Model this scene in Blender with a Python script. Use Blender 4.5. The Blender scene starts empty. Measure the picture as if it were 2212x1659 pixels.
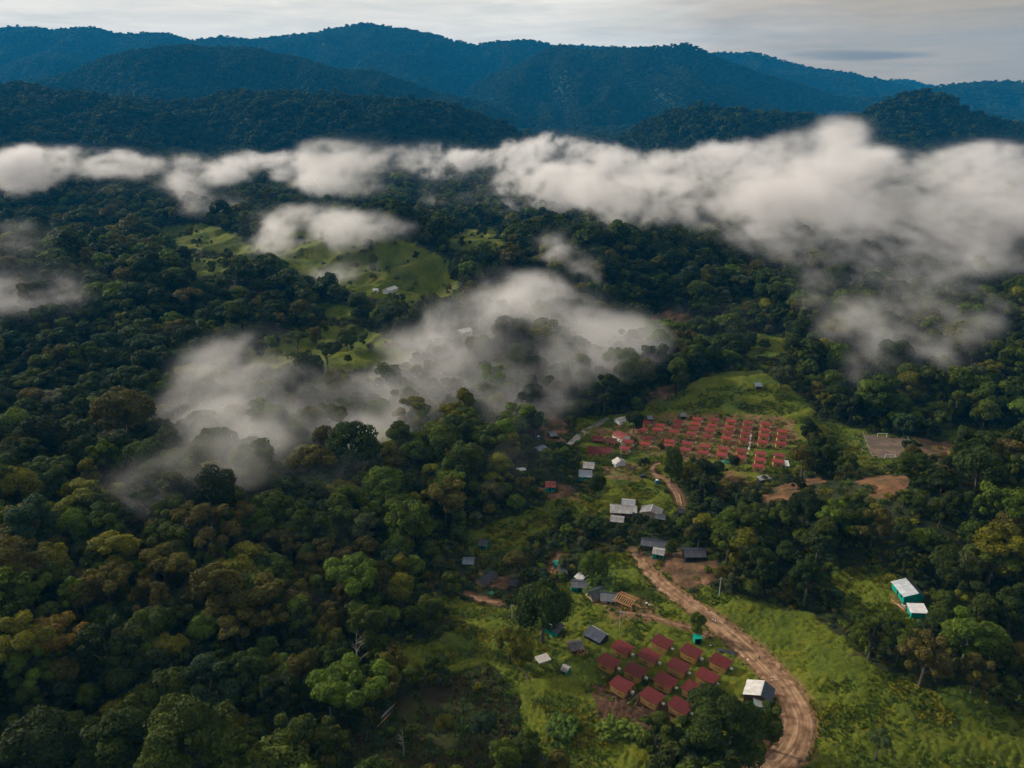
import bpy, math, random
import numpy as np
from mathutils import Vector, Matrix

random.seed(7); rng = np.random.default_rng(7)
SC = bpy.context.scene; COL = SC.collection
R = math.radians

# ------------------------------------------------------------------ camera model (used to turn measured points into ground points)
CAM_H = 190.0; FOC = 1640.0; PITCH = R(21); CP, SP = math.cos(PITCH), math.sin(PITCH)

def project(x, y, z):
    w = CAM_H - z
    d = y*CP + w*SP
    d = np.where(d > 1.0, d, 1.0)
    return 1106 + FOC*x/d, 829.5 - FOC*(y*SP - w*CP)/d, d

def flat(u, v, h=0.0):
    t = (829.5 - v)/FOC
    k = (CAM_H - h)/(SP - t*CP)
    return (u - 1106)/FOC*k, (CP + t*SP)*k

# ------------------------------------------------------------------ noise
def _hash(ix, iy, iz, seed):
    h = (ix.astype(np.int64)*374761393 + iy.astype(np.int64)*668265263 + iz*2147483647 + seed*1274126177) & 0xFFFFFFFF
    h = ((h ^ (h >> 13))*1274126177) & 0xFFFFFFFF
    h = ((h ^ (h >> 16))*2246822519) & 0xFFFFFFFF
    h = h ^ (h >> 15)
    return (h & 0xFFFFFF)/float(0xFFFFFF)

def noise2(x, y, seed=0):
    x = np.asarray(x, float); y = np.asarray(y, float)
    ix = np.floor(x); iy = np.floor(y); fx = x-ix; fy = y-iy
    sx = fx*fx*fx*(fx*(fx*6-15)+10); sy = fy*fy*fy*(fy*(fy*6-15)+10)
    def g(dx, dy):
        a = _hash(ix+dx, iy+dy, 0, seed)*6.2831853
        return np.cos(a)*(fx-dx) + np.sin(a)*(fy-dy)
    n0 = g(0, 0)*(1-sx) + g(1, 0)*sx; n1 = g(0, 1)*(1-sx) + g(1, 1)*sx
    return (n0*(1-sy) + n1*sy)*1.5          # about -1..1

def fbm2(x, y, seed=0, o=4, gain=.5):
    s = 0; a = 1; t = 0
    for k in range(o):
        s = s + a*noise2(np.asarray(x)*2**k + 17*k, np.asarray(y)*2**k - 9*k, seed+k); t += a; a *= gain
    return s/t

def noise3(x, y, z, seed=0):
    ix = np.floor(x); iy = np.floor(y); iz = np.floor(z); fx = x-ix; fy = y-iy; fz = z-iz
    sx = fx*fx*(3-2*fx); sy = fy*fy*(3-2*fy); sz = fz*fz*(3-2*fz)
    iz = iz.astype(np.int64)*7919
    def L(dz):
        a = _hash(ix, iy, iz+dz*7919, seed); b = _hash(ix+1, iy, iz+dz*7919, seed)
        c = _hash(ix, iy+1, iz+dz*7919, seed); d = _hash(ix+1, iy+1, iz+dz*7919, seed)
        return (a*(1-sx)+b*sx)*(1-sy) + (c*(1-sx)+d*sx)*sy
    return (L(0)*(1-sz) + L(1)*sz)*2-1

def fbm3(x, y, z, seed=0, o=4, gain=.5):
    s = 0; a = 1; t = 0
    for k in range(o):
        s = s + a*noise3(x*2**k+31*k, y*2**k-7*k, z*2**k+3*k, seed+k); t += a; a *= gain
    return s/t

def sstep(a, b, x):
    t = np.clip((x-a)/(b-a), 0, 1); return t*t*(3-2*t)

# ------------------------------------------------------------------ terrain
LAYERS = [  # distance, front slope, spur size, skyline
 (2500, .34, 260, [(-400,215),(-150,195),(0,182),(70,185),(100,195),(160,203),(230,212),(330,220),(430,222),(460,207),(490,200),(530,195),(560,202),(620,200),(680,208),(760,208),(800,215),(860,215),(920,222),(970,225),(1030,245),(1080,265),(1120,285),(1160,305),(1200,330),(1260,350),(1300,340),(1330,312),(1380,272),(1430,247),(1500,232),(1560,238),(1640,243),(1700,250),(1740,248),(1790,258),(1830,254),(1860,245),(1920,215),(1960,203),(2000,197),(2040,207),(2070,225),(2100,245),(2150,262),(2212,275),(2400,300),(2700,250)]),
 (4200, .40, 330, [(-400,260),(-100,240),(0,210),(75,178),(100,172),(150,160),(190,140),(240,122),(300,110),(360,100),(400,96),(440,102),(520,103),(560,106),(590,117),(640,124),(700,143),(740,155),(800,152),(830,160),(860,172),(900,186),(950,205),(1000,212),(1050,225),(1100,245),(1150,270),(1200,290),(1250,300),(1400,330),(2700,330)]),
 (5400, .42, 480, [(-400,400),(900,300),(985,240),(1020,190),(1060,165),(1106,148),(1165,116),(1190,102),(1225,99),(1265,110),(1290,108),(1340,107),(1390,104),(1440,103),(1475,97),(1500,103),(1530,118),(1580,138),(1640,160),(1720,182),(1780,200),(1830,212),(1880,214),(1930,208),(1990,225),(2060,250),(2212,275),(2700,300)]),
 (6000, .38, 480, [(-400,160),(-100,150),(0,150),(75,120),(105,116),(150,122),(200,145),(240,170),(400,230),(700,300),(1700,300),(1900,230),(1990,200),(2030,188),(2065,184),(2110,180),(2165,177),(2212,180),(2400,170),(2700,180)]),
 (7300, .44, 700, [(-400,50),(-100,66),(0,64),(45,63),(95,64),(110,70),(175,63),(205,64),(265,78),(310,75),(365,76),(410,91),(435,88),(480,82),(540,87),(640,76),(690,72),(705,65),(740,62),(780,53),(830,60),(900,72),(945,80),(975,92),(1030,100),(1085,90),(1150,88),(1185,95),(1190,100),(1260,100),(1330,105),(1400,116),(1500,118),(1560,117),(1620,115),(1640,118),(1680,130),(1740,147),(1830,160),(1900,174),(1960,190),(2060,215),(2700,260)]),
 (8800, .35, 900, [(-400,230),(1700,230),(1860,190),(1915,177),(1955,174),(2005,186),(2060,200),(2700,240)]),
]
_lay = []
for D, sl, sp, prof in LAYERS:
    q = []; zc = []
    for u, v in prof:
        t = (829.5-v)/FOC
        w = D*(SP - t*CP)/(CP + t*SP)
        d = D*CP + w*SP
        q.append((u-1106)/FOC*d/D); zc.append(CAM_H - w)
    _lay.append((D, sl, sp, np.array(q), np.array(zc)))

# rises and hollows of the valley: photo position, radii across and in depth (m), height
BUMPS = [(190,430,330,300,55),(60,640,150,120,38),(330,700,120,80,30),(700,560,170,110,26),(860,590,90,90,26),(420,520,130,90,18),
 (1050,600,120,80,18),(1500,640,160,100,22),(1610,850,42,26,10),(2050,800,120,90,26),(2150,600,260,200,40),(1900,1180,70,40,10),(2180,1200,90,60,26),
 (180,1150,110,60,16),(30,1450,60,45,12),(1000,760,110,50,12),(900,980,80,40,8),(1880,1560,50,24,6),(2000,1420,40,24,5),(1440,900,60,60,-3),(1150,1180,60,40,-7),(1650,1120,90,22,-5),(1330,620,120,80,20),(640,820,60,40,8)]
_bm = []
for u, v, rx, ry, h in BUMPS:
    bx, by = flat(u, v); _bm.append((bx, by, rx, ry, h))
FLATS = [(86, 232, 62, 42), (118, 398, 68, 38), (70, 300, 50, 60), (236,396,42,30)]

def height(x, y):
    x = np.asarray(x, float); y = np.asarray(y, float)
    fl = 0
    for fx, fy, rx, ry in FLATS:
        fl = np.maximum(fl, np.exp(-np.minimum(((x-fx)/rx)**2+((y-fy)/ry)**2, 50)**1.5*.6))
    rel = 9*fbm2(x/240, y/240, 3, 3) + 3.2*fbm2(x/75, y/75, 11, 3) + 30*sstep(900, 2000, y)*fbm2(x/420, y/420, 5, 3)
    rg = 1-np.abs(fbm2(x/95, y/95, 15, 3))*3.2
    rel = rel + sstep(440, 700, y)*sstep(2400, 1500, y)*(9*rg + 9*fbm2(x/150, y/150, 16, 2))
    z = rel*(1-fl)
    for bx, by, rx, ry, h in _bm:
        e = ((x-bx)/rx)**2 + ((y-by)/ry)**2
        z = z + h*np.exp(-np.minimum(e, 40))
    z = z + 14*sstep(-120, -260, x)*sstep(600, 200, y)
    yy = np.maximum(y, 50.0); q = x/yy
    far = y > 1200
    if np.any(far):
        xf = x[far] if x.ndim else x; yf = y[far] if y.ndim else y; qf = q[far] if q.ndim else q
        zf = z[far] if z.ndim else z
        for i, (D, sl, sp, ql, zl) in enumerate(_lay):
            zc = np.interp(qf, ql, zl) - 9 + D*.0009*fbm2(qf*D/140, yf*0, 50+i, 2)
            wob = sp*.35*noise2(qf*D/(sp*2.2), yf*0+i*3.3, 60+i)
            dist = (D + wob) - yf
            n = noise2(xf/sp + .35*noise2(xf/sp*2, yf/sp, 81+i), yf/(sp*3.2), 70+i)
            n2 = noise2(xf/(sp*.42), yf/(sp*1.1), 90+i)
            ridg = (1-np.abs(n)*2.2)*.7 + (1-np.abs(n2)*2.2)*.3
            fr = np.maximum(dist, 0)
            spur = np.minimum(fr*.46, sp*.34)*(ridg-.5)
            zz = zc - sl*fr*(.72+.28*np.exp(-fr/(sp*1.5))) + spur + .5*np.minimum(dist, 0)
            zf = np.maximum(zf, zz) + 6*np.exp(-np.abs(zf-zz)/12)
        if z.ndim: z = z.copy(); z[far] = zf
        else: z = zf
    return z

def at(u, v, h=0.0):
    """ground point (x, y, z) seen at photo position u, v; h lifts the surface looked for"""
    t = (829.5-v)/FOC
    d = np.array([(u-1106)/FOC, CP+t*SP, -SP+t*CP])
    ks = 120.0*1.012**np.arange(412)
    for n_ in range(3):
        P_ = d[None, :]*ks[:, None]
        below = CAM_H + P_[:, 2] < height(P_[:, 0], P_[:, 1]) + h
        i = int(np.argmax(below)) if below.any() else len(ks)-1
        ks = np.linspace(ks[max(i-1, 0)], ks[i], 24)
    p = d*ks[-1] if n_ < 0 else P_[i]
    return float(p[0]), float(p[1]), float(CAM_H+p[2]-h)

def gz(x, y): return float(height(np.array([x]), np.array([y]))[0])

# ------------------------------------------------------------------ helpers: objects
def tag(o, label=None, cat=None, group=None, kind=None):
    if label: o['label'] = label
    if cat: o['category'] = cat
    if group: o['group'] = group
    if kind: o['kind'] = kind
    return o

def mesh_np(name, verts, faces, mats=(), mi=None, smooth=False):
    """faces: list of index tuples, or an (n,4)/(n,3) array"""
    me = bpy.data.meshes.new(name)
    verts = np.asarray(verts, np.float32)
    if isinstance(faces, np.ndarray):
        n, k = faces.shape
        me.vertices.add(len(verts)); me.vertices.foreach_set('co', verts.ravel())
        me.loops.add(n*k); me.loops.foreach_set('vertex_index', faces.astype(np.int32).ravel())
        me.polygons.add(n); me.polygons.foreach_set('loop_start', np.arange(0, n*k, k, dtype=np.int32))
        me.update(calc_edges=True)
    else:
        me.from_pydata(verts.tolist(), [], faces); me.update()
    for m in mats: me.materials.append(m)
    if mi is not None: me.polygons.foreach_set('material_index', np.asarray(mi, np.int32))
    me.polygons.foreach_set('use_smooth', np.full(len(me.polygons), smooth))
    return me

def link(name, me, parent=None, loc=None, rz=None):
    o = bpy.data.objects.new(name, me); COL.objects.link(o)
    if parent: o.parent = parent
    if loc is not None: o.location = loc
    if rz is not None: o.rotation_euler = (0, 0, rz)
    return o

def empty(name, loc, rz=0, label=None, cat=None, group=None):
    o = bpy.data.objects.new(name, None); COL.objects.link(o)
    o.location = loc; o.rotation_euler = (0, 0, rz); o.empty_display_size = .5
    return tag(o, label, cat, group)

class MB:
    def __init__(s): s.v = []; s.f = []
    def add(s, vs, fs):
        b = len(s.v); s.v += [tuple(p) for p in vs]; s.f += [tuple(i+b for i in f) for f in fs]; return s
    def box(s, x0, y0, z0, x1, y1, z1):
        return s.add([(x0,y0,z0),(x1,y0,z0),(x1,y1,z0),(x0,y1,z0),(x0,y0,z1),(x1,y0,z1),(x1,y1,z1),(x0,y1,z1)],
                     [(0,3,2,1),(4,5,6,7),(0,1,5,4),(1,2,6,5),(2,3,7,6),(3,0,4,7)])
    def hexa(s, p):
        return s.add(p, [(0,3,2,1),(4,5,6,7),(0,1,5,4),(1,2,6,5),(2,3,7,6),(3,0,4,7)])
    def bar(s, a, b, r, n=6, r2=None):
        a = Vector(a); b = Vector(b); r2 = r if r2 is None else r2
        d = (b-a).normalized(); up = Vector((0,0,1)) if abs(d.z) < .9 else Vector((1,0,0))
        e = d.cross(up).normalized(); g = d.cross(e)
        vs = []
        for p, rr in ((a, r), (b, r2)):
            for k in range(n):
                t = 2*math.pi*k/n; vs.append(p + e*math.cos(t)*rr + g*math.sin(t)*rr)
        fs = [(k, (k+1) % n, n+(k+1) % n, n+k) for k in range(n)] + [tuple(range(n))[::-1], tuple(range(n, 2*n))]
        return s.add(vs, fs)
    def tube(s, pts, rads, n=6):
        vs = []; 
        for i, p in enumerate(pts):
            p = Vector(p); a = Vector(pts[max(i-1, 0)]); b = Vector(pts[min(i+1, len(pts)-1)])
            d = (b-a).normalized(); up = Vector((0,1,0)) if abs(d.y) < .9 else Vector((1,0,0))
            e = d.cross(up).normalized(); g = d.cross(e)
            for k in range(n):
                t = 2*math.pi*k/n; vs.append(p + (e*math.cos(t) + g*math.sin(t))*rads[i])
        fs = []
        for i in range(len(pts)-1):
            for k in range(n): fs.append((i*n+k, i*n+(k+1) % n, (i+1)*n+(k+1) % n, (i+1)*n+k))
        fs += [tuple(range(n))[::-1], tuple(range((len(pts)-1)*n, len(pts)*n))]
        return s.add(vs, fs)
    def mesh(s, name, mat, smooth=False): return mesh_np(name, s.v, s.f, [mat], smooth=smooth)
    def build(s, name, mat, parent=None, loc=None, smooth=False, rz=None): return link(name, s.mesh(name, mat, smooth), parent, loc, rz)

# ------------------------------------------------------------------ materials
def new_mat(name):
    m = bpy.data.materials.new(name); m.use_nodes = True
    nt = m.node_tree; b = nt.nodes['Principled BSDF']
    return m, nt, b
def N(nt, t, **kw):
    n = nt.nodes.new(t)
    for k, v in kw.items():
        if k in n.inputs.keys(): n.inputs[k].default_value = v
        else: setattr(n, k, v)
    return n
def ramp(nt, fac, stops):
    r = nt.nodes.new('ShaderNodeValToRGB'); e = r.color_ramp.elements
    while len(e) < len(stops): e.new(.5)
    for i, (p, c) in enumerate(stops): e[i].position = p; e[i].color = (*c, 1) if len(c) == 3 else c
    nt.links.new(fac, r.inputs[0]); return r.outputs[0]
def mulc(nt, a, b, fac=1.0):
    m = nt.nodes.new('ShaderNodeMix'); m.data_type = 'RGBA'; m.blend_type = 'MULTIPLY'; m.inputs[0].default_value = fac
    for s, v in ((6, a), (7, b)):
        if hasattr(v, 'links'): nt.links.new(v, m.inputs[s])
        else: m.inputs[s].default_value = (*v, 1)
    return m.outputs[2]
def noisy(name, c1, c2, scale=1.0, rough=.8, detail=4, bump=0, bscale=None, stretch=None, spec=.2, metal=0):
    m, nt, b = new_mat(name)
    tc = N(nt, 'ShaderNodeTexCoord'); src = tc.outputs['Object']
    if stretch:
        mp = N(nt, 'ShaderNodeMapping'); mp.inputs['Scale'].default_value = stretch; nt.links.new(src, mp.inputs[0]); src = mp.outputs[0]
    n = N(nt, 'ShaderNodeTexNoise', Scale=scale, Detail=detail, Roughness=.6); nt.links.new(src, n.inputs[0])
    nt.links.new(ramp(nt, n.outputs[0], [(.3, c1), (.7, c2)]), b.inputs['Base Color'])
    b.inputs['Roughness'].default_value = rough; b.inputs['Specular IOR Level'].default_value = spec; b.inputs['Metallic'].default_value = metal
    if bump:
        n2 = N(nt, 'ShaderNodeTexNoise', Scale=bscale or scale*3, Detail=3); nt.links.new(src, n2.inputs[0])
        bp = N(nt, 'ShaderNodeBump', Strength=bump, Distance=.1); nt.links.new(n2.outputs[0], bp.inputs['Height']); nt.links.new(bp.outputs[0], b.inputs['Normal'])
    return m
def sheet_roof(name, c1, c2, rough=.45, rust=None, per=.32, spec=.4):
    """corrugated sheets: ribs along local Y as bump, sheets of slightly different tone"""
    m, nt, b = new_mat(name)
    tc = N(nt, 'ShaderNodeTexCoord')
    sep = N(nt, 'ShaderNodeSeparateXYZ'); nt.links.new(tc.outputs['Object'], sep.inputs[0])
    fl = N(nt, 'ShaderNodeMath', operation='FLOOR'); dv = N(nt, 'ShaderNodeMath', operation='DIVIDE'); dv.inputs[1].default_value = .9
    nt.links.new(sep.outputs[0], dv.inputs[0]); nt.links.new(dv.outputs[0], fl.inputs[0])
    fy = N(nt, 'ShaderNodeMath', operation='FLOOR'); dy = N(nt, 'ShaderNodeMath', operation='DIVIDE'); dy.inputs[1].default_value = 2.2
    nt.links.new(sep.outputs[1], dy.inputs[0]); nt.links.new(dy.outputs[0], fy.inputs[0])
    cb = N(nt, 'ShaderNodeCombineXYZ'); nt.links.new(fl.outputs[0], cb.inputs[0]); nt.links.new(fy.outputs[0], cb.inputs[1])
    wn = N(nt, 'ShaderNodeTexWhiteNoise'); nt.links.new(cb.outputs[0], wn.inputs[0])
    no = N(nt, 'ShaderNodeTexNoise', Scale=.9, Detail=6); nt.links.new(tc.outputs['Object'], no.inputs[0])
    ad = N(nt, 'ShaderNodeMath', operation='MULTIPLY_ADD'); ad.inputs[1].default_value = .38; nt.links.new(wn.outputs[0], ad.inputs[0])
    ms = N(nt, 'ShaderNodeMath', operation='MULTIPLY'); ms.inputs[1].default_value = .7; nt.links.new(no.outputs[0], ms.inputs[0]); nt.links.new(ms.outputs[0], ad.inputs[2])
    stops = [(.25, c1), (.8, c2)]
    col = ramp(nt, ad.outputs[0], stops)
    oi = N(nt, 'ShaderNodeObjectInfo'); col = mulc(nt, col, ramp(nt, oi.outputs['Random'], [(0, (.72,.72,.74)), (1, (1.2,1.2,1.18))]))
    if rust:
        nr = N(nt, 'ShaderNodeTexNoise', Scale=.6, Detail=5); nt.links.new(tc.outputs['Object'], nr.inputs[0])
        mx = nt.nodes.new('ShaderNodeMix'); mx.data_type = 'RGBA'
        nt.links.new(ramp(nt, nr.outputs[0], [(.5, (0,0,0)), (.62, (1,1,1))]), mx.inputs[0]); nt.links.new(col, mx.inputs[6]); mx.inputs[7].default_value = (*rust, 1); col = mx.outputs[2]
    nt.links.new(col, b.inputs['Base Color'])
    b.inputs['Roughness'].default_value = rough; b.inputs['Specular IOR Level'].default_value = spec
    sn = N(nt, 'ShaderNodeMath', operation='SINE'); mu = N(nt, 'ShaderNodeMath', operation='MULTIPLY'); mu.inputs[1].default_value = 6.283/per
    nt.links.new(sep.outputs[0], mu.inputs[0]); nt.links.new(mu.outputs[0], sn.inputs[0])
    bp = N(nt, 'ShaderNodeBump', Strength=.7, Distance=.05); nt.links.new(sn.outputs[0], bp.inputs['Height']); nt.links.new(bp.outputs[0], b.inputs['Normal'])
    return m
def leaf_mat(name, var=.5, rough=.7):
    m, nt, b = new_mat(name)
    at_ = N(nt, 'ShaderNodeAttribute', attribute_name='tint', attribute_type='INSTANCER')
    lv = N(nt, 'ShaderNodeAttribute', attribute_name='lv', attribute_type='GEOMETRY')
    col = mulc(nt, at_.outputs['Color'], ramp(nt, lv.outputs['Fac'], [(0, (1-var, 1-var, 1-var*.8)), (.6, (1, 1, 1)), (1, (1+var*1.2, 1+var, 1))]))
    nt.links.new(col, b.inputs['Base Color'])
    b.inputs['Roughness'].default_value = rough; b.inputs['Specular IOR Level'].default_value = .10
    tr = N(nt, 'ShaderNodeBsdfTranslucent'); nt.links.new(col, tr.inputs[0])
    mx = N(nt, 'ShaderNodeMixShader'); mx.inputs[0].default_value = .25
    out = nt.nodes['Material Output']
    nt.links.new(b.outputs[0], mx.inputs[1]); nt.links.new(tr.outputs[0], mx.inputs[2]); nt.links.new(mx.outputs[0], out.inputs[0])
    return m

M = {}
M['leaf'] = leaf_mat('leaf')
M['bark'] = noisy('bark', (.05,.04,.03), (.13,.11,.085), 2, .9, bump=.5)
M['pale_bark'] = noisy('pale_bark', (.22,.2,.17), (.36,.34,.3), 1.5, .9)
M['red_roof'] = sheet_roof('red_sheet_roof', (.070,.009,.010), (.125,.016,.016), .65, per=.3, spec=.2)
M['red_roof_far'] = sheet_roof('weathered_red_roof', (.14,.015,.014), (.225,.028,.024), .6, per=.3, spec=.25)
M['grey_roof'] = sheet_roof('grey_sheet_roof', (.16,.16,.165), (.36,.35,.35), .5)
M['dark_roof'] = sheet_roof('dark_tarred_roof', (.018,.024,.040), (.055,.068,.095), .35)
M['zinc_roof'] = sheet_roof('bright_zinc_roof', (.42,.43,.45), (.68,.69,.7), .4)
M['light_roof'] = sheet_roof('light_grey_sheet_roof', (.34,.37,.42), (.60,.64,.70), .45)
M['rust_roof'] = sheet_roof('rusty_sheet_roof', (.04,.045,.055), (.12,.12,.13), .55, rust=(.14,.05,.025))
M['blue_roof'] = sheet_roof('blue_grey_roof', (.06,.085,.13), (.12,.16,.22), .4)
M['pink_roof'] = sheet_roof('faded_red_tile_roof', (.2,.045,.04), (.36,.13,.11), .8, spec=.1)
M['plank'] = noisy('ochre_plank', (.27,.145,.038), (.55,.33,.105), 1.6, .8, stretch=(3.2,3.2,.35), bump=.3)
M['plank_dark'] = noisy('dark_plank', (.06,.035,.02), (.13,.08,.04), 1.4, .85, stretch=(3,3,.3))
M['plank_far'] = noisy('brightened_ochre_plank', (.40,.22,.065), (.66,.41,.14), 1.2, .8, stretch=(1.6,1.6,.35))  # far walls get sky light only; extra brightness is put into the ochre
M['trim'] = noisy('pale_batten', (.36,.22,.08), (.5,.32,.13), 2, .8)
M['fresh_wood'] = noisy('fresh_timber', (.42,.2,.09), (.62,.34,.17), 1.5, .75)
M['white'] = noisy('white_wash', (.6,.6,.58), (.78,.78,.76), 1.5, .7)
M['teal'] = noisy('teal_tarpaulin', (.0,.17,.13), (.01,.32,.25), .8, .45, bump=.6, bscale=1.6)
M['bluetarp'] = noisy('blue_tarpaulin', (.01,.07,.2), (.03,.16,.36), .8, .45, bump=.6)
M['blacktarp'] = noisy('black_plastic_sheet', (.008,.01,.014), (.04,.045,.055), .8, .4, bump=.9, bscale=1.2)
M['paletarp'] = noisy('pale_plastic_sheet', (.36,.35,.34), (.58,.57,.55), .5, .5, bump=.9, bscale=1.0)
M['brown_wall'] = noisy('brown_board', (.09,.045,.025), (.17,.09,.05), 1.2, .85, stretch=(2,2,.4))
M['redwall'] = noisy('red_painted_board', (.2,.03,.02), (.32,.06,.04), 1, .8)
M['tanwall'] = noisy('tan_board', (.28,.2,.12), (.42,.32,.2), 1, .85)
M['dark'] = noisy('dark_opening', (.008,.007,.006), (.014,.012,.01), 1, .9)
M['metal'] = noisy('galvanised_metal', (.3,.3,.31), (.5,.5,.5), 3, .5, spec=.5)
M['concrete'] = noisy('concrete', (.32,.3,.27), (.48,.45,.41), 1.2, .9)
M['concrete_pale'] = noisy('concrete_pole', (.38,.38,.36), (.5,.5,.48), 1.2, .85)
M['plastic_blue'] = noisy('blue_plastic_drum', (.01,.1,.3), (.02,.17,.42), 2, .4, spec=.5)
M['carblack'] = noisy('black_paint', (.01,.01,.012), (.02,.02,.024), 2, .25, spec=.6)
M['glass'] = noisy('tinted_glass', (.02,.03,.04), (.04,.05,.06), 2, .12, spec=.7)
M['rubber'] = noisy('black_rubber', (.012,.012,.012), (.025,.025,.025), 3, .85)
M['skin'] = noisy('skin', (.2,.1,.06), (.26,.14,.09), 3, .6)
M['shirt'] = noisy('grey_shirt', (.12,.12,.15), (.2,.2,.23), 3, .85)
M['jeans'] = noisy('dark_trousers', (.02,.025,.045), (.04,.05,.075), 3, .85)
M['hair'] = noisy('black_hair', (.008,.007,.006), (.015,.012,.01), 4, .7)

# ------------------------------------------------------------------ foliage prototypes (nominal crown width 10 m)
def crown_lobes(kind, r):
    L = []
    if kind == 'dome':
        for _ in range(26):
            a = r.uniform(0, 6.28); e = math.asin(r.uniform(-.25, 1)); L.append((3.3*math.cos(a)*math.cos(e), 3.3*math.sin(a)*math.cos(e), 7.2+3.0*math.sin(e), r.uniform(1.1, 2.1)))
    elif kind == 'tall':
        for _ in range(24):
            a = r.uniform(0, 6.28); h = r.uniform(-1, 1); w = 2.9*math.sqrt(1-h*h*.85); L.append((w*math.cos(a), w*math.sin(a), 8.2+4.4*h, r.uniform(1.1, 1.9)))
    elif kind == 'umbrella':
        for _ in range(24):
            a = r.uniform(0, 6.28); d = 4.1*math.sqrt(r.uniform(0, 1)); L.append((d*math.cos(a), d*math.sin(a), 9.6-.07*d*d+r.uniform(-.3, .4), r.uniform(.8, 1.3)))
    elif kind == 'open':
        for _ in range(15):
            a = r.uniform(0, 6.28); e = math.asin(r.uniform(-.5, 1)); k = r.uniform(2.4, 4.0); L.append((k*math.cos(a)*math.cos(e), k*math.sin(a)*math.cos(e), 7.4+k*1.0*math.sin(e), r.uniform(.8, 1.5)))
    elif kind == 'ragged':
        for _ in range(30):
            a = r.uniform(0, 6.28); e = math.asin(r.uniform(-.6, 1)); k = r.uniform(2.2, 4.3); L.append((k*math.cos(a)*math.cos(e), k*math.sin(a)*math.cos(e), 7.4+k*.9*math.sin(e)+r.gauss(0, .4), r.uniform(.7, 1.5)))
    elif kind == 'round':
        for _ in range(34):
            a = r.uniform(0, 6.28); e = math.asin(r.uniform(-.5, 1)); L.append((3.9*math.cos(a)*math.cos(e), 3.9*math.sin(a)*math.cos(e), 6.0+3.6*math.sin(e), r.uniform(.9, 1.4)))
    elif kind == 'shrub':
        for _ in range(14):
            a = r.uniform(0, 6.28); d = r.uniform(0, 3.8); L.append((d*math.cos(a), d*math.sin(a), 2.6-.1*d*d+r.uniform(-.5, .9), r.uniform(1.2, 2.0)))
    return np.array(L)

def crown(kind, n, size, seed):
    r = random.Random(seed); g = np.random.default_rng(seed)
    L = crown_lobes(kind, r)
    w = L[:, 3]**2; w /= w.sum()
    m = n*3
    i = g.choice(len(L), m, p=w)
    d = g.normal(size=(m, 3)); d[:, 2] += .35; d /= np.linalg.norm(d, axis=1)[:, None]
    lump = 1 + .22*noise3(d[:,0]*2.2+L[i,0], d[:,1]*2.2+L[i,1], d[:,2]*2.2+L[i,2], seed)
    p = L[i, :3] + d*(L[i, 3]*lump*g.uniform(.82, 1.08, m))[:, None]*np.array([1, 1, .85])
    keep = np.ones(m, bool)
    for j in range(len(L)):
        dd = np.linalg.norm((p-L[j, :3])/np.array([1, 1, .85]), axis=1)
        keep &= ~((dd < L[j, 3]*.74) & (i != j))
    p = p[keep][:n]; d = d[keep][:n]; i = i[keep][:n]; k = len(p)
    nn = d + g.normal(size=(k, 3))*.42; nn[:, 2] += .15; nn /= np.linalg.norm(nn, axis=1)[:, None]
    t = g.normal(size=(k, 3)); t -= nn*(t*nn).sum(1)[:, None]; t /= np.linalg.norm(t, axis=1)[:, None]
    b = np.cross(nn, t); s = size*g.uniform(.65, 1.3, k)[:, None]
    vs = np.stack([p - t*s, p + b*s*.62 + nn*s*.18, p + t*s, p - b*s*.62 + nn*s*.18], 1).reshape(-1, 3)
    fs = np.arange(4*k).reshape(k, 4)
    lob = g.uniform(0, 1, len(L))
    lv = np.clip(.45*lob[i] + .55*g.uniform(0, 1, k), 0, 1)
    return vs, fs, np.repeat(lv, 4)

def trunk_np(kind, seed):
    r = random.Random(seed); mb = MB()
    L = crown_lobes(kind, random.Random(seed)); top = L[:, 2].mean()
    bend = (r.uniform(-.5, .5), r.uniform(-.5, .5))
    mb.tube([(0,0,-1.5),(0,0,.2),(bend[0]*.5,bend[1]*.5,top*.45),(bend[0],bend[1],top*.8)], [.42,.34,.26,.17], 6)
    for j in range(min(7, len(L))):
        e = L[j*2 % len(L)]; z0 = top*r.uniform(.4, .7)
        mb.tube([(bend[0]*.6,bend[1]*.6,z0), (e[0]*.5+bend[0]*.3, e[1]*.5+bend[1]*.3, (z0+e[2])/2+.3), (e[0]*.9, e[1]*.9, e[2])], [.15,.1,.04], 4)
    return np.array(mb.v), mb.f

KINDS = ['dome', 'tall', 'umbrella', 'open', 'ragged', 'round', 'dome', 'ragged']
def crown_mesh(k, name, n=6500, size=.27, mat=None):
    v, f, lv = crown(k, n, size, 100+hash_name(name))
    me = mesh_np(name, v, f, [mat or M['leaf']])
    a = me.attributes.new('lv', 'FLOAT', 'POINT'); a.data.foreach_set('value', lv.astype(np.float32)); return me
def hash_name(s): return sum(ord(c)*(i+3) for i, c in enumerate(s)) % 1000

CROWN = []; TRUNK = []
for i, k in enumerate(KINDS):
    CROWN.append(crown_mesh(k, f'crown_{k}' if i < 6 else f'crown_{k}_loose'))
    tv, tf = trunk_np(k, 100+hash_name(f'crown_{k}' if i < 6 else f'crown_{k}_loose')); TRUNK.append(mesh_np('trunk', tv, tf, [M['bark']]))

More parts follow.
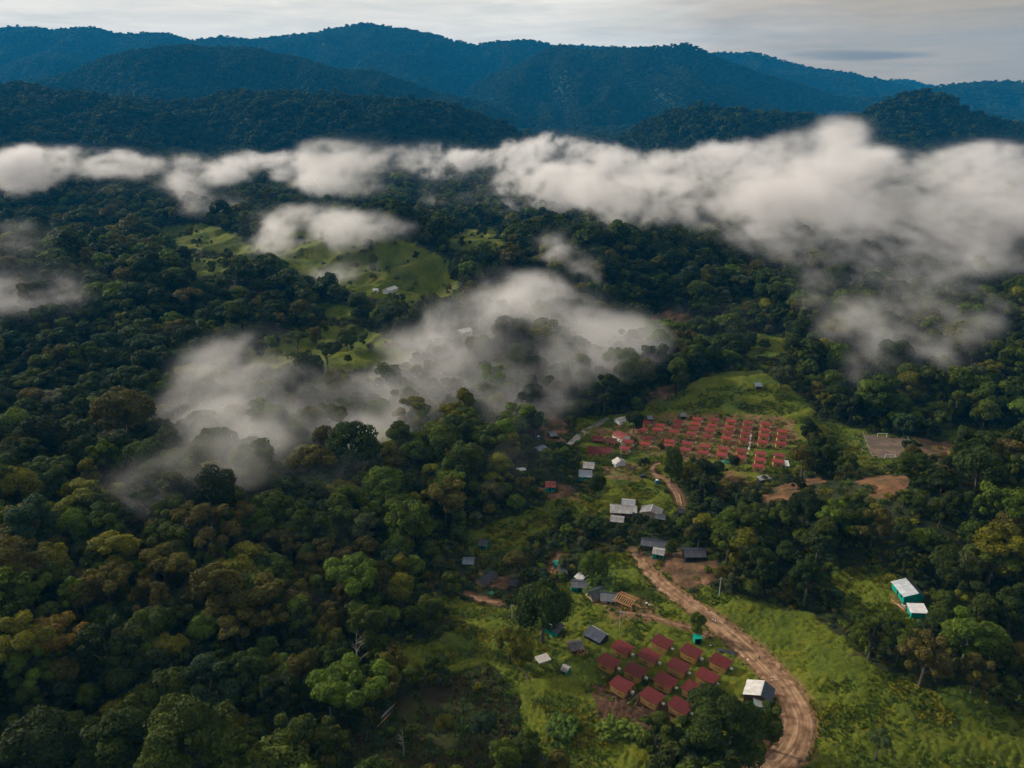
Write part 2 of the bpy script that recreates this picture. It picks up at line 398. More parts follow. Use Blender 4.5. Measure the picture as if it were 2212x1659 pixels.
def scatter(name, pos, scl, rotz, tint, pid, protos, label, mats):
    """ONE object of kind stuff: copies of small prototype meshes set on points (prototypes live in the same mesh).
    protos: list of (verts, faces(list of tuples or array), lv, material index)"""
    P = len(pos); V = [np.asarray(pos, np.float32)]; F = []; MI = []; LV = [np.zeros(P)]; PID = [-1-np.asarray(pid)]; off = P
    for k, (v, f, lv, mi) in enumerate(protos):
        V.append(np.asarray(v, np.float32)); LV.append(lv); PID.append(np.full(len(v), k))
        F.append([tuple(int(q)+off for q in ff) for ff in f]); MI.append([mi]*len(f) if np.isscalar(mi) else list(mi)); off += len(v)
    V = np.concatenate(V); me = bpy.data.meshes.new(name)
    allf = [x for f in F for x in f]
    me.vertices.add(len(V)); me.vertices.foreach_set('co', V.ravel())
    ls = np.cumsum([0]+[len(x) for x in allf[:-1]]).astype(np.int32) if allf else np.zeros(0, np.int32)
    flatf = np.array([q for x in allf for q in x], np.int32)
    me.loops.add(len(flatf)); me.loops.foreach_set('vertex_index', flatf)
    me.polygons.add(len(allf)); me.polygons.foreach_set('loop_start', ls)
    me.update(calc_edges=True)
    for m in mats: me.materials.append(m)
    me.polygons.foreach_set('material_index', np.array([q for x in MI for q in x], np.int32))
    n = len(V)
    def attr(nm, ty, key, arr):
        a = me.attributes.new(nm, ty, 'POINT'); a.data.foreach_set(key, np.ascontiguousarray(arr).ravel())
    attr('pid', 'INT', 'value', np.concatenate(PID).astype(np.int32))
    attr('lv', 'FLOAT', 'value', np.concatenate(LV).astype(np.float32))
    def pad(a, w): out = np.zeros((n, w), np.float32); out[:P] = a; return out
    attr('tint', 'FLOAT_VECTOR', 'vector', pad(tint, 3)); attr('scl', 'FLOAT_VECTOR', 'vector', pad(scl, 3)); attr('rz', 'FLOAT_VECTOR', 'vector', pad(rotz, 3))
    o = link(name, me); tag(o, label, kind='stuff')
    ng = bpy.data.node_groups.new(name+'_nodes', 'GeometryNodeTree')
    ng.interface.new_socket('Geometry', in_out='INPUT', socket_type='NodeSocketGeometry'); ng.interface.new_socket('Geometry', in_out='OUTPUT', socket_type='NodeSocketGeometry')
    gi = ng.nodes.new('NodeGroupInput'); go = ng.nodes.new('NodeGroupOutput'); jn = ng.nodes.new('GeometryNodeJoinGeometry')
    def named(nm, ty):
        a = ng.nodes.new('GeometryNodeInputNamedAttribute'); a.data_type = ty; a.inputs[0].default_value = nm; return a.outputs[0]
    pidf = named('pid', 'INT'); sclf = named('scl', 'FLOAT_VECTOR'); rzf = named('rz', 'FLOAT_VECTOR')
    def sep(val):
        c = ng.nodes.new('FunctionNodeCompare'); c.data_type = 'INT'; c.operation = 'EQUAL'
        ng.links.new(pidf, c.inputs[2]); c.inputs[3].default_value = val
        s = ng.nodes.new('GeometryNodeSeparateGeometry'); s.domain = 'POINT'
        ng.links.new(gi.outputs[0], s.inputs[0]); ng.links.new(c.outputs[0], s.inputs[1]); return s.outputs[0]
    used = set(int(q) for q in np.unique(pid))
    for k in range(len(protos)):
        if k not in used: continue
        ip = ng.nodes.new('GeometryNodeInstanceOnPoints')
        g2 = ng.nodes.new('GeometryNodeGeometryToInstance'); ng.links.new(sep(k), g2.inputs[0])
        ng.links.new(sep(-1-k), ip.inputs['Points']); ng.links.new(g2.outputs[0], ip.inputs['Instance'])
        er = ng.nodes.new('FunctionNodeEulerToRotation'); ng.links.new(rzf, er.inputs[0])
        ng.links.new(er.outputs[0], ip.inputs['Rotation']); ng.links.new(sclf, ip.inputs['Scale']); ng.links.new(ip.outputs[0], jn.inputs[0])
    ng.links.new(jn.outputs[0], go.inputs[0])
    md = o.modifiers.new('scatter', 'NODES'); md.node_group = ng
    return o

# ------------------------------------------------------------------ ground cover map (regions measured on the ground through the photo)
def inpoly(u, v, poly):
    ins = np.zeros(u.shape, bool); n = len(poly)
    for i in range(n):
        x1, y1 = poly[i]; x2, y2 = poly[(i+1) % n]
        if y1 == y2: continue
        c = ((y1 > v) != (y2 > v)) & (u < (x2-x1)*(v-y1)/(y2-y1)+x1); ins ^= c
    return ins
def region(u, v, polys, soft=0):
    m = np.zeros(u.shape)
    for p in polys: m = np.maximum(m, inpoly(u, v, p))
    return m

GRASS = [
 [(858,1398),(930,1385),(1000,1350),(930,1280),(1010,1300),(1090,1318),(1150,1300),(1180,1262),(1262,1248),(1300,1200),(1372,1188),(1420,1232),(1500,1300),(1600,1385),(1700,1490),(1745,1560),(1710,1640),(1640,1600),(1500,1600),(1400,1659),(1220,1700),(1130,1580),(1120,1500),(1060,1440),(940,1462),(880,1480)],
 [(1400,1215),(1480,1285),(1530,1270),(1640,1300),(1760,1330),(1830,1390),(1900,1450),(2000,1490),(2100,1490),(2212,1540),(2350,1600),(2400,1900),(1500,1900),(1730,1620),(1760,1560),(1700,1470),(1600,1370)],
 [(1795,1240),(1900,1225),(1960,1250),(2010,1330),(1940,1375),(1850,1350),(1800,1300)],
 [(1230,1540),(1330,1590),(1430,1640),(1440,1800),(1200,1800)],
 [(1395,910),(1400,870),(1460,850),(1540,806),(1640,800),(1700,830),(1760,890),(1740,915),(1560,900)],
 [(1250,905),(1420,885),(1740,905),(1740,1010),(1620,1040),(1480,1010),(1440,1060),(1330,1060),(1255,1040)],
 [(1740,900),(1870,932),(1985,950),(1990,1000),(1900,1015),(1790,1015),(1760,960)],
 [(1280,1060),(1420,1050),(1470,1085),(1450,1120),(1300,1120),(1150,1150),(1100,1120),(1200,1080)],
 [(560,735),(650,715),(760,700),(850,735),(870,760),(1010,748),(1060,758),(950,775),(850,792),(700,805),(560,800),(500,775)],
 [(320,492),(440,483),(525,512),(560,545),(500,552),(390,535)],
 [(470,560),(620,505),(700,488),(830,500),(970,562),(968,612),(900,655),(800,645),(690,600),(560,575)],
 [(860,610),(980,590),(1000,640),(880,665)],
 [(380,560),(470,560),(520,590),(420,600)],
 [(980,500),(1060,490),(1120,520),(1060,545),(960,535)],
 [(1020,620),(1100,610),(1110,650),(1040,660)],
 [(640,650),(760,660),(830,690),(720,690)],
 [(1240,700),(1330,690),(1350,720),(1260,730)],
 [(1560,730),(1680,720),(1740,760),(1620,775)],
 [(700,910),(860,925),(860,955),(700,950)],
 [(830,940),(960,960),(960,985),(830,975)],
 [(1430,500),(1530,480),(1560,500),(1450,520)],
 [(2020,925),(2212,930),(2400,940),(2212,965),(2030,950)],
 [(1000,1150),(1100,1120),(1160,1140),(1120,1200),(1020,1200)],
]
DIRT = [
 [(1385,1203),(1430,1195),(1480,1198),(1540,1212),(1552,1245),(1500,1285),(1440,1245)],
 [(1278,1478),(1330,1470),(1400,1500),(1470,1540),(1455,1580),(1340,1585),(1285,1550)],
 [(1390,850),(1420,838),(1466,830),(1450,862),(1400,878)],
 [(1262,935),(1380,905),(1480,893),(1600,897),(1715,905),(1720,960),(1640,965),(1560,1000),(1420,985),(1340,965)],
 [(1635,1070),(1690,1058),(1770,1062),(1750,1086),(1645,1084)],
 [(1660,1058),(1710,1044),(1790,1032),(1795,1040),(1720,1056)],
 [(1850,1042),(1890,1026),(1960,1026),(1965,1052),(1920,1082),(1880,1074),(1890,1054)],
 [(1960,946),(2080,962),(2060,985),(2000,1000),(1985,975)],
 [(1380,690),(1450,672),(1520,682),(1490,715),(1400,720)],
 [(1140,885),(1220,880),(1220,960),(1170,950)],
 [(1560,1020),(1612,1018),(1615,1042),(1565,1045)],
 [(1300,1005),(1390,1000),(1395,1040),(1320,1040)],
 [(1275,1290),(1390,1285),(1430,1330),(1330,1350),(1300,1310)],
 [(1590,1510),(1700,1480),(1740,1560),(1690,1640),(1620,1600)],
 [(1160,1050),(1230,1045),(1260,1080),(1190,1085)],
 [(2030,950),(2212,962),(2400,975),(2400,1000),(2212,990),(2050,975)],
 [(1920,1290),(1990,1290),(1995,1330),(1930,1320)],
 [(1550,790),(1590,795),(1580,800)],
 [(1030,1240),(1110,1245),(1120,1275),(1050,1270)],
]
PITCH_F = [[(1863,938),(1958,948),(1983,991),(1884,989)]]
CORN = [[(870,1490),(940,1470),(1060,1448),(1105,1490),(1128,1560),(1080,1640),(1000,1720),(700,1750),(790,1560)]]
BURNT = [[(480,600),(560,620),(640,660),(660,720),(560,700),(480,650)], [(1800,770),(1870,760),(1880,810),(1800,800)]]
ROADS = [  # centre line in the photo, width in metres
 ('dirt_road', [(1366,1188,2.5),(1385,1212,3.5),(1405,1238,5),(1440,1268,6.5),(1490,1305,7),(1540,1340,7.5),(1590,1380,8),(1640,1424,8.5),(1685,1472,8.5),(1715,1520,9),(1727,1565,9.5),(1715,1610,9.5),(1680,1650,9),(1610,1700,8.5)]),
 ('village_track', [(1470,1095,2.5),(1462,1066,2.6),(1440,1040,3),(1412,1022,3.2),(1410,1008,2.6),(1428,1000,2)]),
 ('river_bank_path', [(1008,1283,1.6),(1040,1296,2.2),(1078,1302,1.8)]),
 ('side_path', [(1186,1240,1.6),(1196,1218,2.4),(1210,1198,2.2)]),
 ('access_track', [(1350,1322,1.4),(1400,1330,1.6),(1450,1345,1.6),(1495,1358,1.4),(1530,1372,1.2)]),
]
def road_pts(r):
    pts = []
    for i in range(len(r)-1):
        for k in range(6):
            t = k/6; a, b = r[i], r[i+1]; p0 = r[max(i-1,0)]; p3 = r[min(i+2,len(r)-1)]
            cr = [.5*((2*a[j])+(-p0[j]+b[j])*t+(2*p0[j]-5*a[j]+4*b[j]-p3[j])*t*t+(-p0[j]+3*a[j]-3*b[j]+p3[j])*t**3) for j in range(3)]
            pts.append(cr)
    pts.append(list(r[-1])); return pts
RW = []   # world centre lines
for nm, r in ROADS:
    w = []
    for u, v, ww in road_pts(r):
        x, y, z = at(u, v); w.append((x, y, ww))
    RW.append((nm, np.array(w)))
RIVER = np.array([(*at(u, v)[:2], w) for u, v, w in road_pts([(1228,962,3),(1245,948,5),(1262,935,5.5),(1285,921,4.5),(1302,910,4),(1315,903,3)])])
def seg_dist(x, y, W):
    """distance to a polyline minus its half width"""
    best = np.full(x.shape, 1e9)
    x0, x1 = W[:,0].min()-25, W[:,0].max()+25; y0, y1 = W[:,1].min()-25, W[:,1].max()+25
    m = (x > x0) & (x < x1) & (y > y0) & (y < y1)
    if not m.any(): return best
    xs = x[m]; ys = y[m]; b = np.full(xs.shape, 1e9)
    for i in range(len(W)-1):
        ax, ay, aw = W[i]; bx, by, bw = W[i+1]; dx = bx-ax; dy = by-ay
        t = np.clip(((xs-ax)*dx+(ys-ay)*dy)/(dx*dx+dy*dy+1e-9), 0, 1)
        b = np.minimum(b, np.hypot(xs-ax-t*dx, ys-ay-t*dy) - (aw+(bw-aw)*t)/2)
    best[m] = b; return best

def cover(x, y, z):
    """returns masks grass, dirt, pitch, corn, burnt and road distance at ground points"""
    w1 = fbm2(x/9, y/9, 21, 3); w2 = fbm2(x/9, y/9, 22, 3)
    u, v, d = project(x, y, z)
    k = FOC/d
    uu = u + w1*5*k*.8; vv = v + w2*5*k*.5
    ok = (y > 40) & (y < 2200)
    g = region(uu, vv, GRASS)*ok; dd = region(uu, vv, DIRT)*ok; pf = region(u, v, PITCH_F)*ok; c = region(uu, vv, CORN)*ok; b = region(uu, vv, BURNT)*ok
    rd = np.full(x.shape, 1e9)
    for nm, W in RW: rd = np.minimum(rd, seg_dist(x, y, W))
    return g, dd, pf, c, b, rd

# ------------------------------------------------------------------ terrain mesh
def build_ground():
    ys = [-320.0]
    while ys[-1] < 10600:
        y = ys[-1]
        if y < 60: dy = 6 if y < 40 else 3
        else: dy = max(.85, y/330) if y < 3000 else y/300
        ys.append(y+dy)
    ys = np.array(ys); nq = 880
    q = np.linspace(-1, 1, nq); q = np.sign(q)*np.abs(q)**1.15
    wid = np.where(ys > 150, ys*.98+60, 207+0*ys) 
    X = q[None, :]*wid[:, None]; Y = np.repeat(ys[:, None], nq, 1)
    x = X.ravel(); y = Y.ravel(); z = height(x, y)
    g, dd, pf, c, b, rd = cover(x, y, z)
    near = y < 760
    rmask = sstep(3.0, .0, rd)
    lump = np.zeros_like(z); xn = x[near]; yn = y[near]
    w = noise2(xn/7, yn/7, 31)
    lump[near] = .85*(1-np.abs(noise2(xn/3.4+w, yn/2.6+w, 32))*2) + .4*noise2(xn/1.5, yn/1.3, 33) + 2.0*noise2(xn/15, yn/10, 36)
    z2 = z + (1.1*(1-np.abs(noise2(x/16, y/16, 37))*2)+.6*noise2(x/6, y/6, 38))*g*sstep(420, 560, y) + lump*(.55*g + .18*dd*(1-g) + .25*c)*(1-rmask)*(1-pf)
    cl = np.zeros_like(z)
    far = ~near; cl[far] = 0
    z2 = z2 - .22*np.where(rd < .8, 1, 0)
    # colours of the ground itself
    n1 = fbm2(x/22, y/22, 41, 3); n2 = fbm2(x/5, y/5, 42, 3); n3 = noise2(x/1.6, y/1.6, 43)
    def mixc(a, b, t): return a*(1-t)[:, None] + np.asarray(b)*t[:, None]
    col = np.tile(np.array([.020, .026, .012]), (len(x), 1))
    col = mixc(col, (.034, .042, .016), sstep(-.3, .6, n2))
    mtn = sstep(2300, 3000, y); col = mixc(col, (.012, .024, .008), mtn)
    gc = np.tile(np.array([.095, .118, .011]), (len(x), 1))
    gc = mixc(gc, (.055, .084, .010), sstep(-.1, .5, n1)); gc = mixc(gc, (.16, .148, .014), .7*sstep(.05, .5, n2)*sstep(-.4, .3, -n1)); gc = mixc(gc, (.03, .055, .012), .55*sstep(.1, .7, n3))
    ff = sstep(420, 600, y); gc = mixc(gc, (.03, .05, .012), .75*ff*sstep(.0, .45, fbm2(x/45, y/45, 48, 4))); gc = mixc(gc, (.15, .14, .03), .6*ff*sstep(.1, .5, fbm2(x/30, y/18, 49, 3))); col = col*(1-g)[:, None] + gc*g[:, None]
    dc = np.tile(np.array([.145, .075, .045]), (len(x), 1)); dc = mixc(dc, (.24, .135, .085), sstep(-.3, .5, n2)); dc = mixc(dc, (.08, .045, .028), .6*sstep(.1, .6, n3))
    u, v, d_ = project(x, y, z)
    orange = ((u > 1540) & (v > 1010) & (v < 1095)).astype(float); dc = mixc(dc, (.20, .095, .045), .6*orange)
    dk = ((v > 1470) & (u < 1500)).astype(float); dc = mixc(dc, (.055, .03, .02), .75*dk)
    vil = ((u > 1255) & (u < 1725) & (v > 885) & (v < 1010)).astype(float)
    gd = dd*np.clip(.55 + .06*vil + .9*fbm2(x/7, y/7, 44, 3) + .9*dk + .05*orange, 0, 1)
    col = col*(1-gd)[:, None] + dc*gd[:, None]
    edge = sstep(2.6, .2, rd + 1.3*n2)*(.85)
    col = mixc(col, (.17, .09, .055), edge)
    pf = pf*np.clip(1.1+1.2*fbm2(x/9, y/9, 47, 3), 0, 1)
    pc = np.tile(np.array([.105, .08, .068]), (len(x), 1)); pc = mixc(pc, (.17, .125, .098), sstep(-.3, .4, fbm2(x/10, y/5, 45, 3)))
    col = col*(1-pf)[:, None] + pc*pf[:, None]
    cc = np.tile(np.array([.034, .028, .013]), (len(x), 1)); cc = mixc(cc, (.085, .052, .028), sstep(.1, .8, n2)); cc = mixc(cc, (.04, .05, .014), sstep(-.1, .5, n1))
    col = col*(1-c)[:, None] + cc*c[:, None]
    bc = np.tile(np.array([.03, .02, .018]), (len(x), 1)); col = col*(1-b)[:, None] + bc*b[:, None]
    V = np.stack([x, y, z2], 1)
    ny = len(ys); a = (np.arange(ny-1)[:, None]*nq + np.arange(nq-1)[None, :]).ravel()
    F = np.stack([a, a+1, a+nq+1, a+nq], 1)
    m, nt, bs = new_mat('ground_cover')
    ac = N(nt, 'ShaderNodeAttribute', attribute_name='gcol'); tc = N(nt, 'ShaderNodeTexCoord')
    n = N(nt, 'ShaderNodeTexNoise', Scale=.9, Detail=8, Roughness=.65); nt.links.new(tc.outputs['Object'], n.inputs[0])
    nt.links.new(mulc(nt, ac.outputs['Color'], ramp(nt, n.outputs[0], [(.3, (.6, .62, .6)), (.5, (1, 1, 1)), (.72, (1.5, 1.42, 1.2))])), bs.inputs['Base Color'])
    n2_ = N(nt, 'ShaderNodeTexNoise', Scale=1.6, Detail=5, Roughness=.7); nt.links.new(tc.outputs['Object'], n2_.inputs[0])
    bp = N(nt, 'ShaderNodeBump', Strength=.9, Distance=.5); nt.links.new(n2_.outputs[0], bp.inputs['Height']); nt.links.new(bp.outputs[0], bs.inputs['Normal'])
    bs.inputs['Roughness'].default_value = .95; bs.inputs['Specular IOR Level'].default_value = .1
    me = mesh_np('ground', V, F, [m], smooth=True)
    at_ = me.attributes.new('gcol', 'FLOAT_COLOR', 'POINT'); at_.data.foreach_set('color', np.concatenate([col, np.ones((len(col), 1))], 1).astype(np.float32).ravel())
    o = link('ground', me); tag(o, kind='structure')
    print('ground verts', len(V))
build_ground()

# ------------------------------------------------------------------ roads: worn strips of bare earth laid on the ground
def ribbon(name, W, mat, lift=.10, nw=14, seed=1, rag=.8):
    seg = np.r_[0, np.cumsum(np.hypot(np.diff(W[:,0]), np.diff(W[:,1])))]
    L = seg[-1]; n = max(4, int(L/.7)); s = np.linspace(0, L, n)
    cx = np.interp(s, seg, W[:,0]); cy = np.interp(s, seg, W[:,1]); ww = np.interp(s, seg, W[:,2])
    k = 7; ker = np.ones(k)/k
    if n > 30: cx = np.convolve(np.pad(cx, k//2, 'edge'), ker, 'valid'); cy = np.convolve(np.pad(cy, k//2, 'edge'), ker, 'valid')
    tx = np.gradient(cx); ty = np.gradient(cy); l = np.hypot(tx, ty)+1e-9; nx, ny = -ty/l, tx/l
    V = []; A = []
    for j in range(nw+1):
        t = j/nw*2-1
        e = ww/2*t + (rag*(.6*noise2(s/4+seed, s*0+t*1.0, 5+seed)+.5*noise2(s/1.3+seed, s*0+t, 8+seed))*abs(t)**3)
        X = cx+nx*e; Y = cy+ny*e
        rut = -.12*np.exp(-((abs(t)-.42)/.12)**2) + .05*noise2(X/1.2, Y/1.2, 9) + .25*(abs(t) > .93)*-1
        V.append(np.stack([X, Y, height(X, Y)+lift+rut], 1)); A.append(np.stack([e, s, s*0+t], 1))
    V = np.stack(V, 1).reshape(-1, 3); A = np.stack(A, 1).reshape(-1, 3); m = nw+1
    a = (np.arange(n-1)[:, None]*m + np.arange(nw)[None, :]).ravel(); F = np.stack([a, a+1, a+m+1, a+m], 1)
    me = mesh_np(name, V, F, [mat], smooth=True)
    at_ = me.attributes.new('rc', 'FLOAT_VECTOR', 'POINT'); at_.data.foreach_set('vector', A.astype(np.float32).ravel())
    o = link(name, me); tag(o, kind='structure'); return o
def road_mat():
    m, nt, b = new_mat('reddish_earth_road')
    a = N(nt, 'ShaderNodeAttribute', attribute_name='rc'); tc = N(nt, 'ShaderNodeTexCoord')
    mp = N(nt, 'ShaderNodeMapping'); mp.inputs['Scale'].default_value = (1.05, .045, 0); nt.links.new(a.outputs['Vector'], mp.inputs[0])
    n1 = N(nt, 'ShaderNodeTexNoise', Scale=1, Detail=5, Roughness=.6, Distortion=.8); nt.links.new(mp.outputs[0], n1.inputs[0])
    n2 = N(nt, 'ShaderNodeTexNoise', Scale=.35, Detail=6); nt.links.new(tc.outputs['Object'], n2.inputs[0])
    c = ramp(nt, n1.outputs[0], [(.28, (.15,.088,.048)), (.5, (.225,.135,.076)), (.74, (.44,.30,.19))])
    c = mulc(nt, c, ramp(nt, n2.outputs[0], [(.34, (.48,.44,.42)), (.5, (.9,.9,.9)), (.66, (1.25,1.25,1.25))]))
    nt.links.new(c, b.inputs['Base Color']); b.inputs['Roughness'].default_value = .9; b.inputs['Specular IOR Level'].default_value = .15
    bp = N(nt, 'ShaderNodeBump', Strength=.8, Distance=.15); nt.links.new(n1.outputs[0], bp.inputs['Height']); nt.links.new(bp.outputs[0], b.inputs['Normal'])
    return m
M['road'] = road_mat()
for i, (nm, W) in enumerate(RW): ribbon(nm, W, M['road'], seed=i*3+1, rag=2.8 if i == 0 else .8)
M['footpath'] = noisy('trodden_path', (.05,.04,.02), (.10,.07,.04), .8, .95)
for i, pp in enumerate(([(1737,1476),(1783,1452),(1811,1426),(1857,1412),(1910,1409),(1938,1390),(1952,1358)], [(1985,1596),(2060,1594),(2110,1586),(2160,1600),(2212,1590)], [(1282,1659),(1262,1610),(1240,1570)], [(1380,850),(1500,880),(1560,905)], [(1640,1300),(1655,1318),(1700,1280),(1730,1260)][:0] or [(1150,1480),(1120,1440),(1085,1400)])):
    ribbon('footpath', np.array([(*at(u, v)[:2], .8) for u, v, w in road_pts([(a_, b_, 1) for a_, b_ in pp])]), M['footpath'], .32, 3, 40+i, .3)
M['stream'] = noisy('shallow_stream', (.12,.115,.105), (.2,.19,.175), .5, .35, spec=.5)
ribbon('stream', RIVER, M['stream'], lift=.45, seed=9)

# ------------------------------------------------------------------ protected sight lines: points that trees must not cover
PROTECT = []   # (u, v, radius px)
for q in RW[0][1][::3]: PROTECT.append((*[float(k) for k in project(q[0], q[1], gz(q[0], q[1]))[:2]], 14))
for q in RIVER[::4]: PROTECT.append((*[float(k) for k in project(q[0], q[1], gz(q[0], q[1]))[:2]], 4))
for q in RW[1][1][::4]: PROTECT.append((*[float(k) for k in project(q[0], q[1], gz(q[0], q[1]))[:2]], 4))

# ------------------------------------------------------------------ small timber houses of the two settlements
def slab(mb, p00, p10, p11, p01, t):
    """a sheet of thickness t below four corner points"""
    q = [(p[0], p[1], p[2]-t) for p in (p00, p10, p11, p01)]
    return mb.hexa(q + [p00, p10, p11, p01])
HW, HD, HH = 5.0, 4.2, 2.6      # body width (front with the hatch), depth, height
def hut_parts(roofmat, near):
    P = []
    w = MB(); w.box(-HW/2, -HD/2, .45, HW/2, HD/2, .55+HH); nb = len(w.f)
    if near:
        for k in range(9):                               # vertical battens on the four sides, proud of the boards
            x = -HW/2 + HW*k/8
            w.box(x-.05, -HD/2-.05, .5, x+.05, -HD/2-.002, .5+HH); w.box(x-.05, HD/2+.002, .5, x+.05, HD/2+.05, .5+HH)
        for k in range(7):
            y = -HD/2 + HD*(k+.5)/7
            w.box(-HW/2-.05, y-.05, .5, -HW/2-.002, y+.05, .5+HH); w.box(HW/2+.002, y-.05, .5, HW/2+.05, y+.05, .5+HH)
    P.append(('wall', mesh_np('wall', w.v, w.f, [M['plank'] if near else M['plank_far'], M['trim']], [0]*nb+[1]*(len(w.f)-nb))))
    r = MB(); e = .55
    slab(r, (-HW/2-e, -HD/2-.4, 3.52), (HW/2+e, -HD/2-.4, 3.52), (HW/2+e, HD/2+e, 3.27), (-HW/2-e, HD/2+e, 3.27), .09)
    P.append(('roof', r.mesh('roof', roofmat)))
    o = MB(); o.box(-.65, -HD/2-.06, 1.35, .65, -HD/2+.04, 2.15); P.append(('window', o.mesh('window', M['dark'])))
    s = MB(); s.hexa([(-.75,-HD/2-.62,2.02),(.75,-HD/2-.62,2.02),(.75,-HD/2-.07,2.26),(-.75,-HD/2-.07,2.26),(-.75,-HD/2-.62,2.07),(.75,-HD/2-.62,2.07),(.75,-HD/2-.07,2.31),(-.75,-HD/2-.07,2.31)]); P.append(('shutter', s.mesh('shutter', M['brown_wall'])))
    if near:
        d = MB(); d.box(HW/2-.03, -.2, .55, HW/2+.07, .75, 2.5); P.append(('door', d.mesh('door', M['plank_dark'])))
        for x in (-HW/2+.15, 0, HW/2-.15):
            for y in (-HD/2+.15, HD/2-.15): st = MB(); st.box(x-.1, y-.1, -.7, x+.1, y+.1, .449); P.append(('stilt', st.mesh('stilt', M['plank_dark'])))
    else:
        st = MB(); st.box(-HW/2+.2, -HD/2+.2, -.9, HW/2-.2, HD/2-.2, .449); P.append(('plinth', st.mesh('plinth', M['plank_dark'])))
    b = MB(); b.box(HW/2+.15, 1.15, -.3, HW/2+.95, 1.95, 1.05); P.append(('basin', b.mesh('basin', M['white'])))
    return P
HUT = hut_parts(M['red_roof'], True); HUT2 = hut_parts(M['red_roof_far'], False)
def hut(proto, u, v, rz, label, group, h=3.2, tint=None):
    x, y, z = at(u, v, h)
    t = empty('timber_hut', (x, y, z), rz, label, 'house', group)
    for k, me in proto: link(k, me, t)
    if proto is HUT: t.scale = (1.13, 1.13, 1.06)
    PROTECT.append((u, v, 13 if proto is HUT else 8)); PROTECT.append((u, v+12, 8))
    return t
z2 = lambda x, y: (1188+x*.2604, 1332+y*.2604)
z1 = lambda x, y: (1188+x*.2604, 849.6+y*.2604)
z3 = lambda x, y: (972+x*.2929, 1108.8+y*.2929)
RN = R(-41)
NEAR = [('A','back',1),('B','back',2),('C','back',3),('D','back',4)]
near_xy = dict(A=(600,258),B=(930,212),C=(1172,290),D=(1415,372),E=(485,372),F=(822,325),G=(1067,410),H=(1303,495),I=(708,448),J=(957,532),K=(1190,600),L=(592,564),M=(845,660),N=(1080,740))
near_lab = dict(A='red-roofed timber hut just below the long dark shed, left in the lower cluster',
 B='red-roofed timber hut at the top of the lower cluster, farthest from the camera',
 C='red-roofed timber hut just below the green toilet cabin in the lower cluster',
 D='red-roofed timber hut nearest the bend of the earth road, beside the dark scrap heap',
 E='leftmost red-roofed timber hut of the lower cluster',
 F='red-roofed timber hut directly in front of the topmost one in the lower cluster',
 G='red-roofed timber hut in the very middle of the lower cluster, on short grass',
 H='red-roofed timber hut half behind a small leafy sapling beside the big dark tree',
 I='red-roofed timber hut behind the front left one that stands at the bare brown plot',
 J='red-roofed timber hut directly behind the front one that stands alone on bare brown earth',
 K='red-roofed timber hut whose lower side is hidden behind the crown of the big dark tree',
 L='red-roofed timber hut at the left edge of the bare brown plot',
 M='red-roofed timber hut on the bare brown plot with a fallen branch beside it',
 N='nearest red-roofed timber hut, at the foot of the big dark tree')
for k, (x, y) in near_xy.items():
    hut(HUT, *z2(x, y), RN, near_lab[k], 'timber huts of the lower settlement')
FARC = [  # columns of the upper settlement, back to front, zoom coordinates
 [(912,262),(890,297)], [(1065,232),(1048,272),(1025,312)], [(1222,208),(1207,248),(1190,288),(1173,330)], [(1358,215),(1345,262),(1325,300),(1312,348)],
 [(1502,225),(1490,274),(1477,320),(1463,368)], [(1643,237),(1630,283),(1620,330),(1610,380)], [(1790,250),(1782,300),(1773,345),(1765,400)], [(1928,312),(1921,358),(1913,412)]]
FRONT = [[(808,370),(788,415)], [(990,393),(980,432)], [(1140,412),(1122,462)], [(1283,432),(1270,485)], [(1438,455),(1424,503)], [(1590,472),(1578,525)], [(1747,492),(1740,546),(1728,600)], [(1902,508),(1893,560)]]
ORD = ['first','second','third','fourth','fifth','sixth','seventh','eighth']
for blk, nm, cn in ((FARC,'back','rear'),(FRONT,'front','front')):
    for ci, c in enumerate(blk):
        for ri, (x, y) in enumerate(c):
            lab = f'red-roofed hut, {ORD[ri]} from back in {ORD[ci]} column of the {cn} rows, upper village'
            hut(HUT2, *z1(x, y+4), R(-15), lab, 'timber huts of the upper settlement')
hut(HUT2, *z1(800,240), R(-12), 'red-roofed hut in the shade right beside the round dark tree, the farther of two', 'timber huts of the upper settlement')
hut(HUT2, *z1(765,300), R(-12), 'red-roofed hut in the shade of the round dark tree, the nearer of two', 'timber huts of the upper settlement')
hut(HUT2, *z1(648,400), R(-15), 'red-roofed hut just in front of the white house with the faded red roof', 'timber huts of the upper settlement')
hut(HUT2, *z1(618,455), R(-15), 'red-roofed hut between the long red hall and the first column of huts', 'timber huts of the upper settlement')

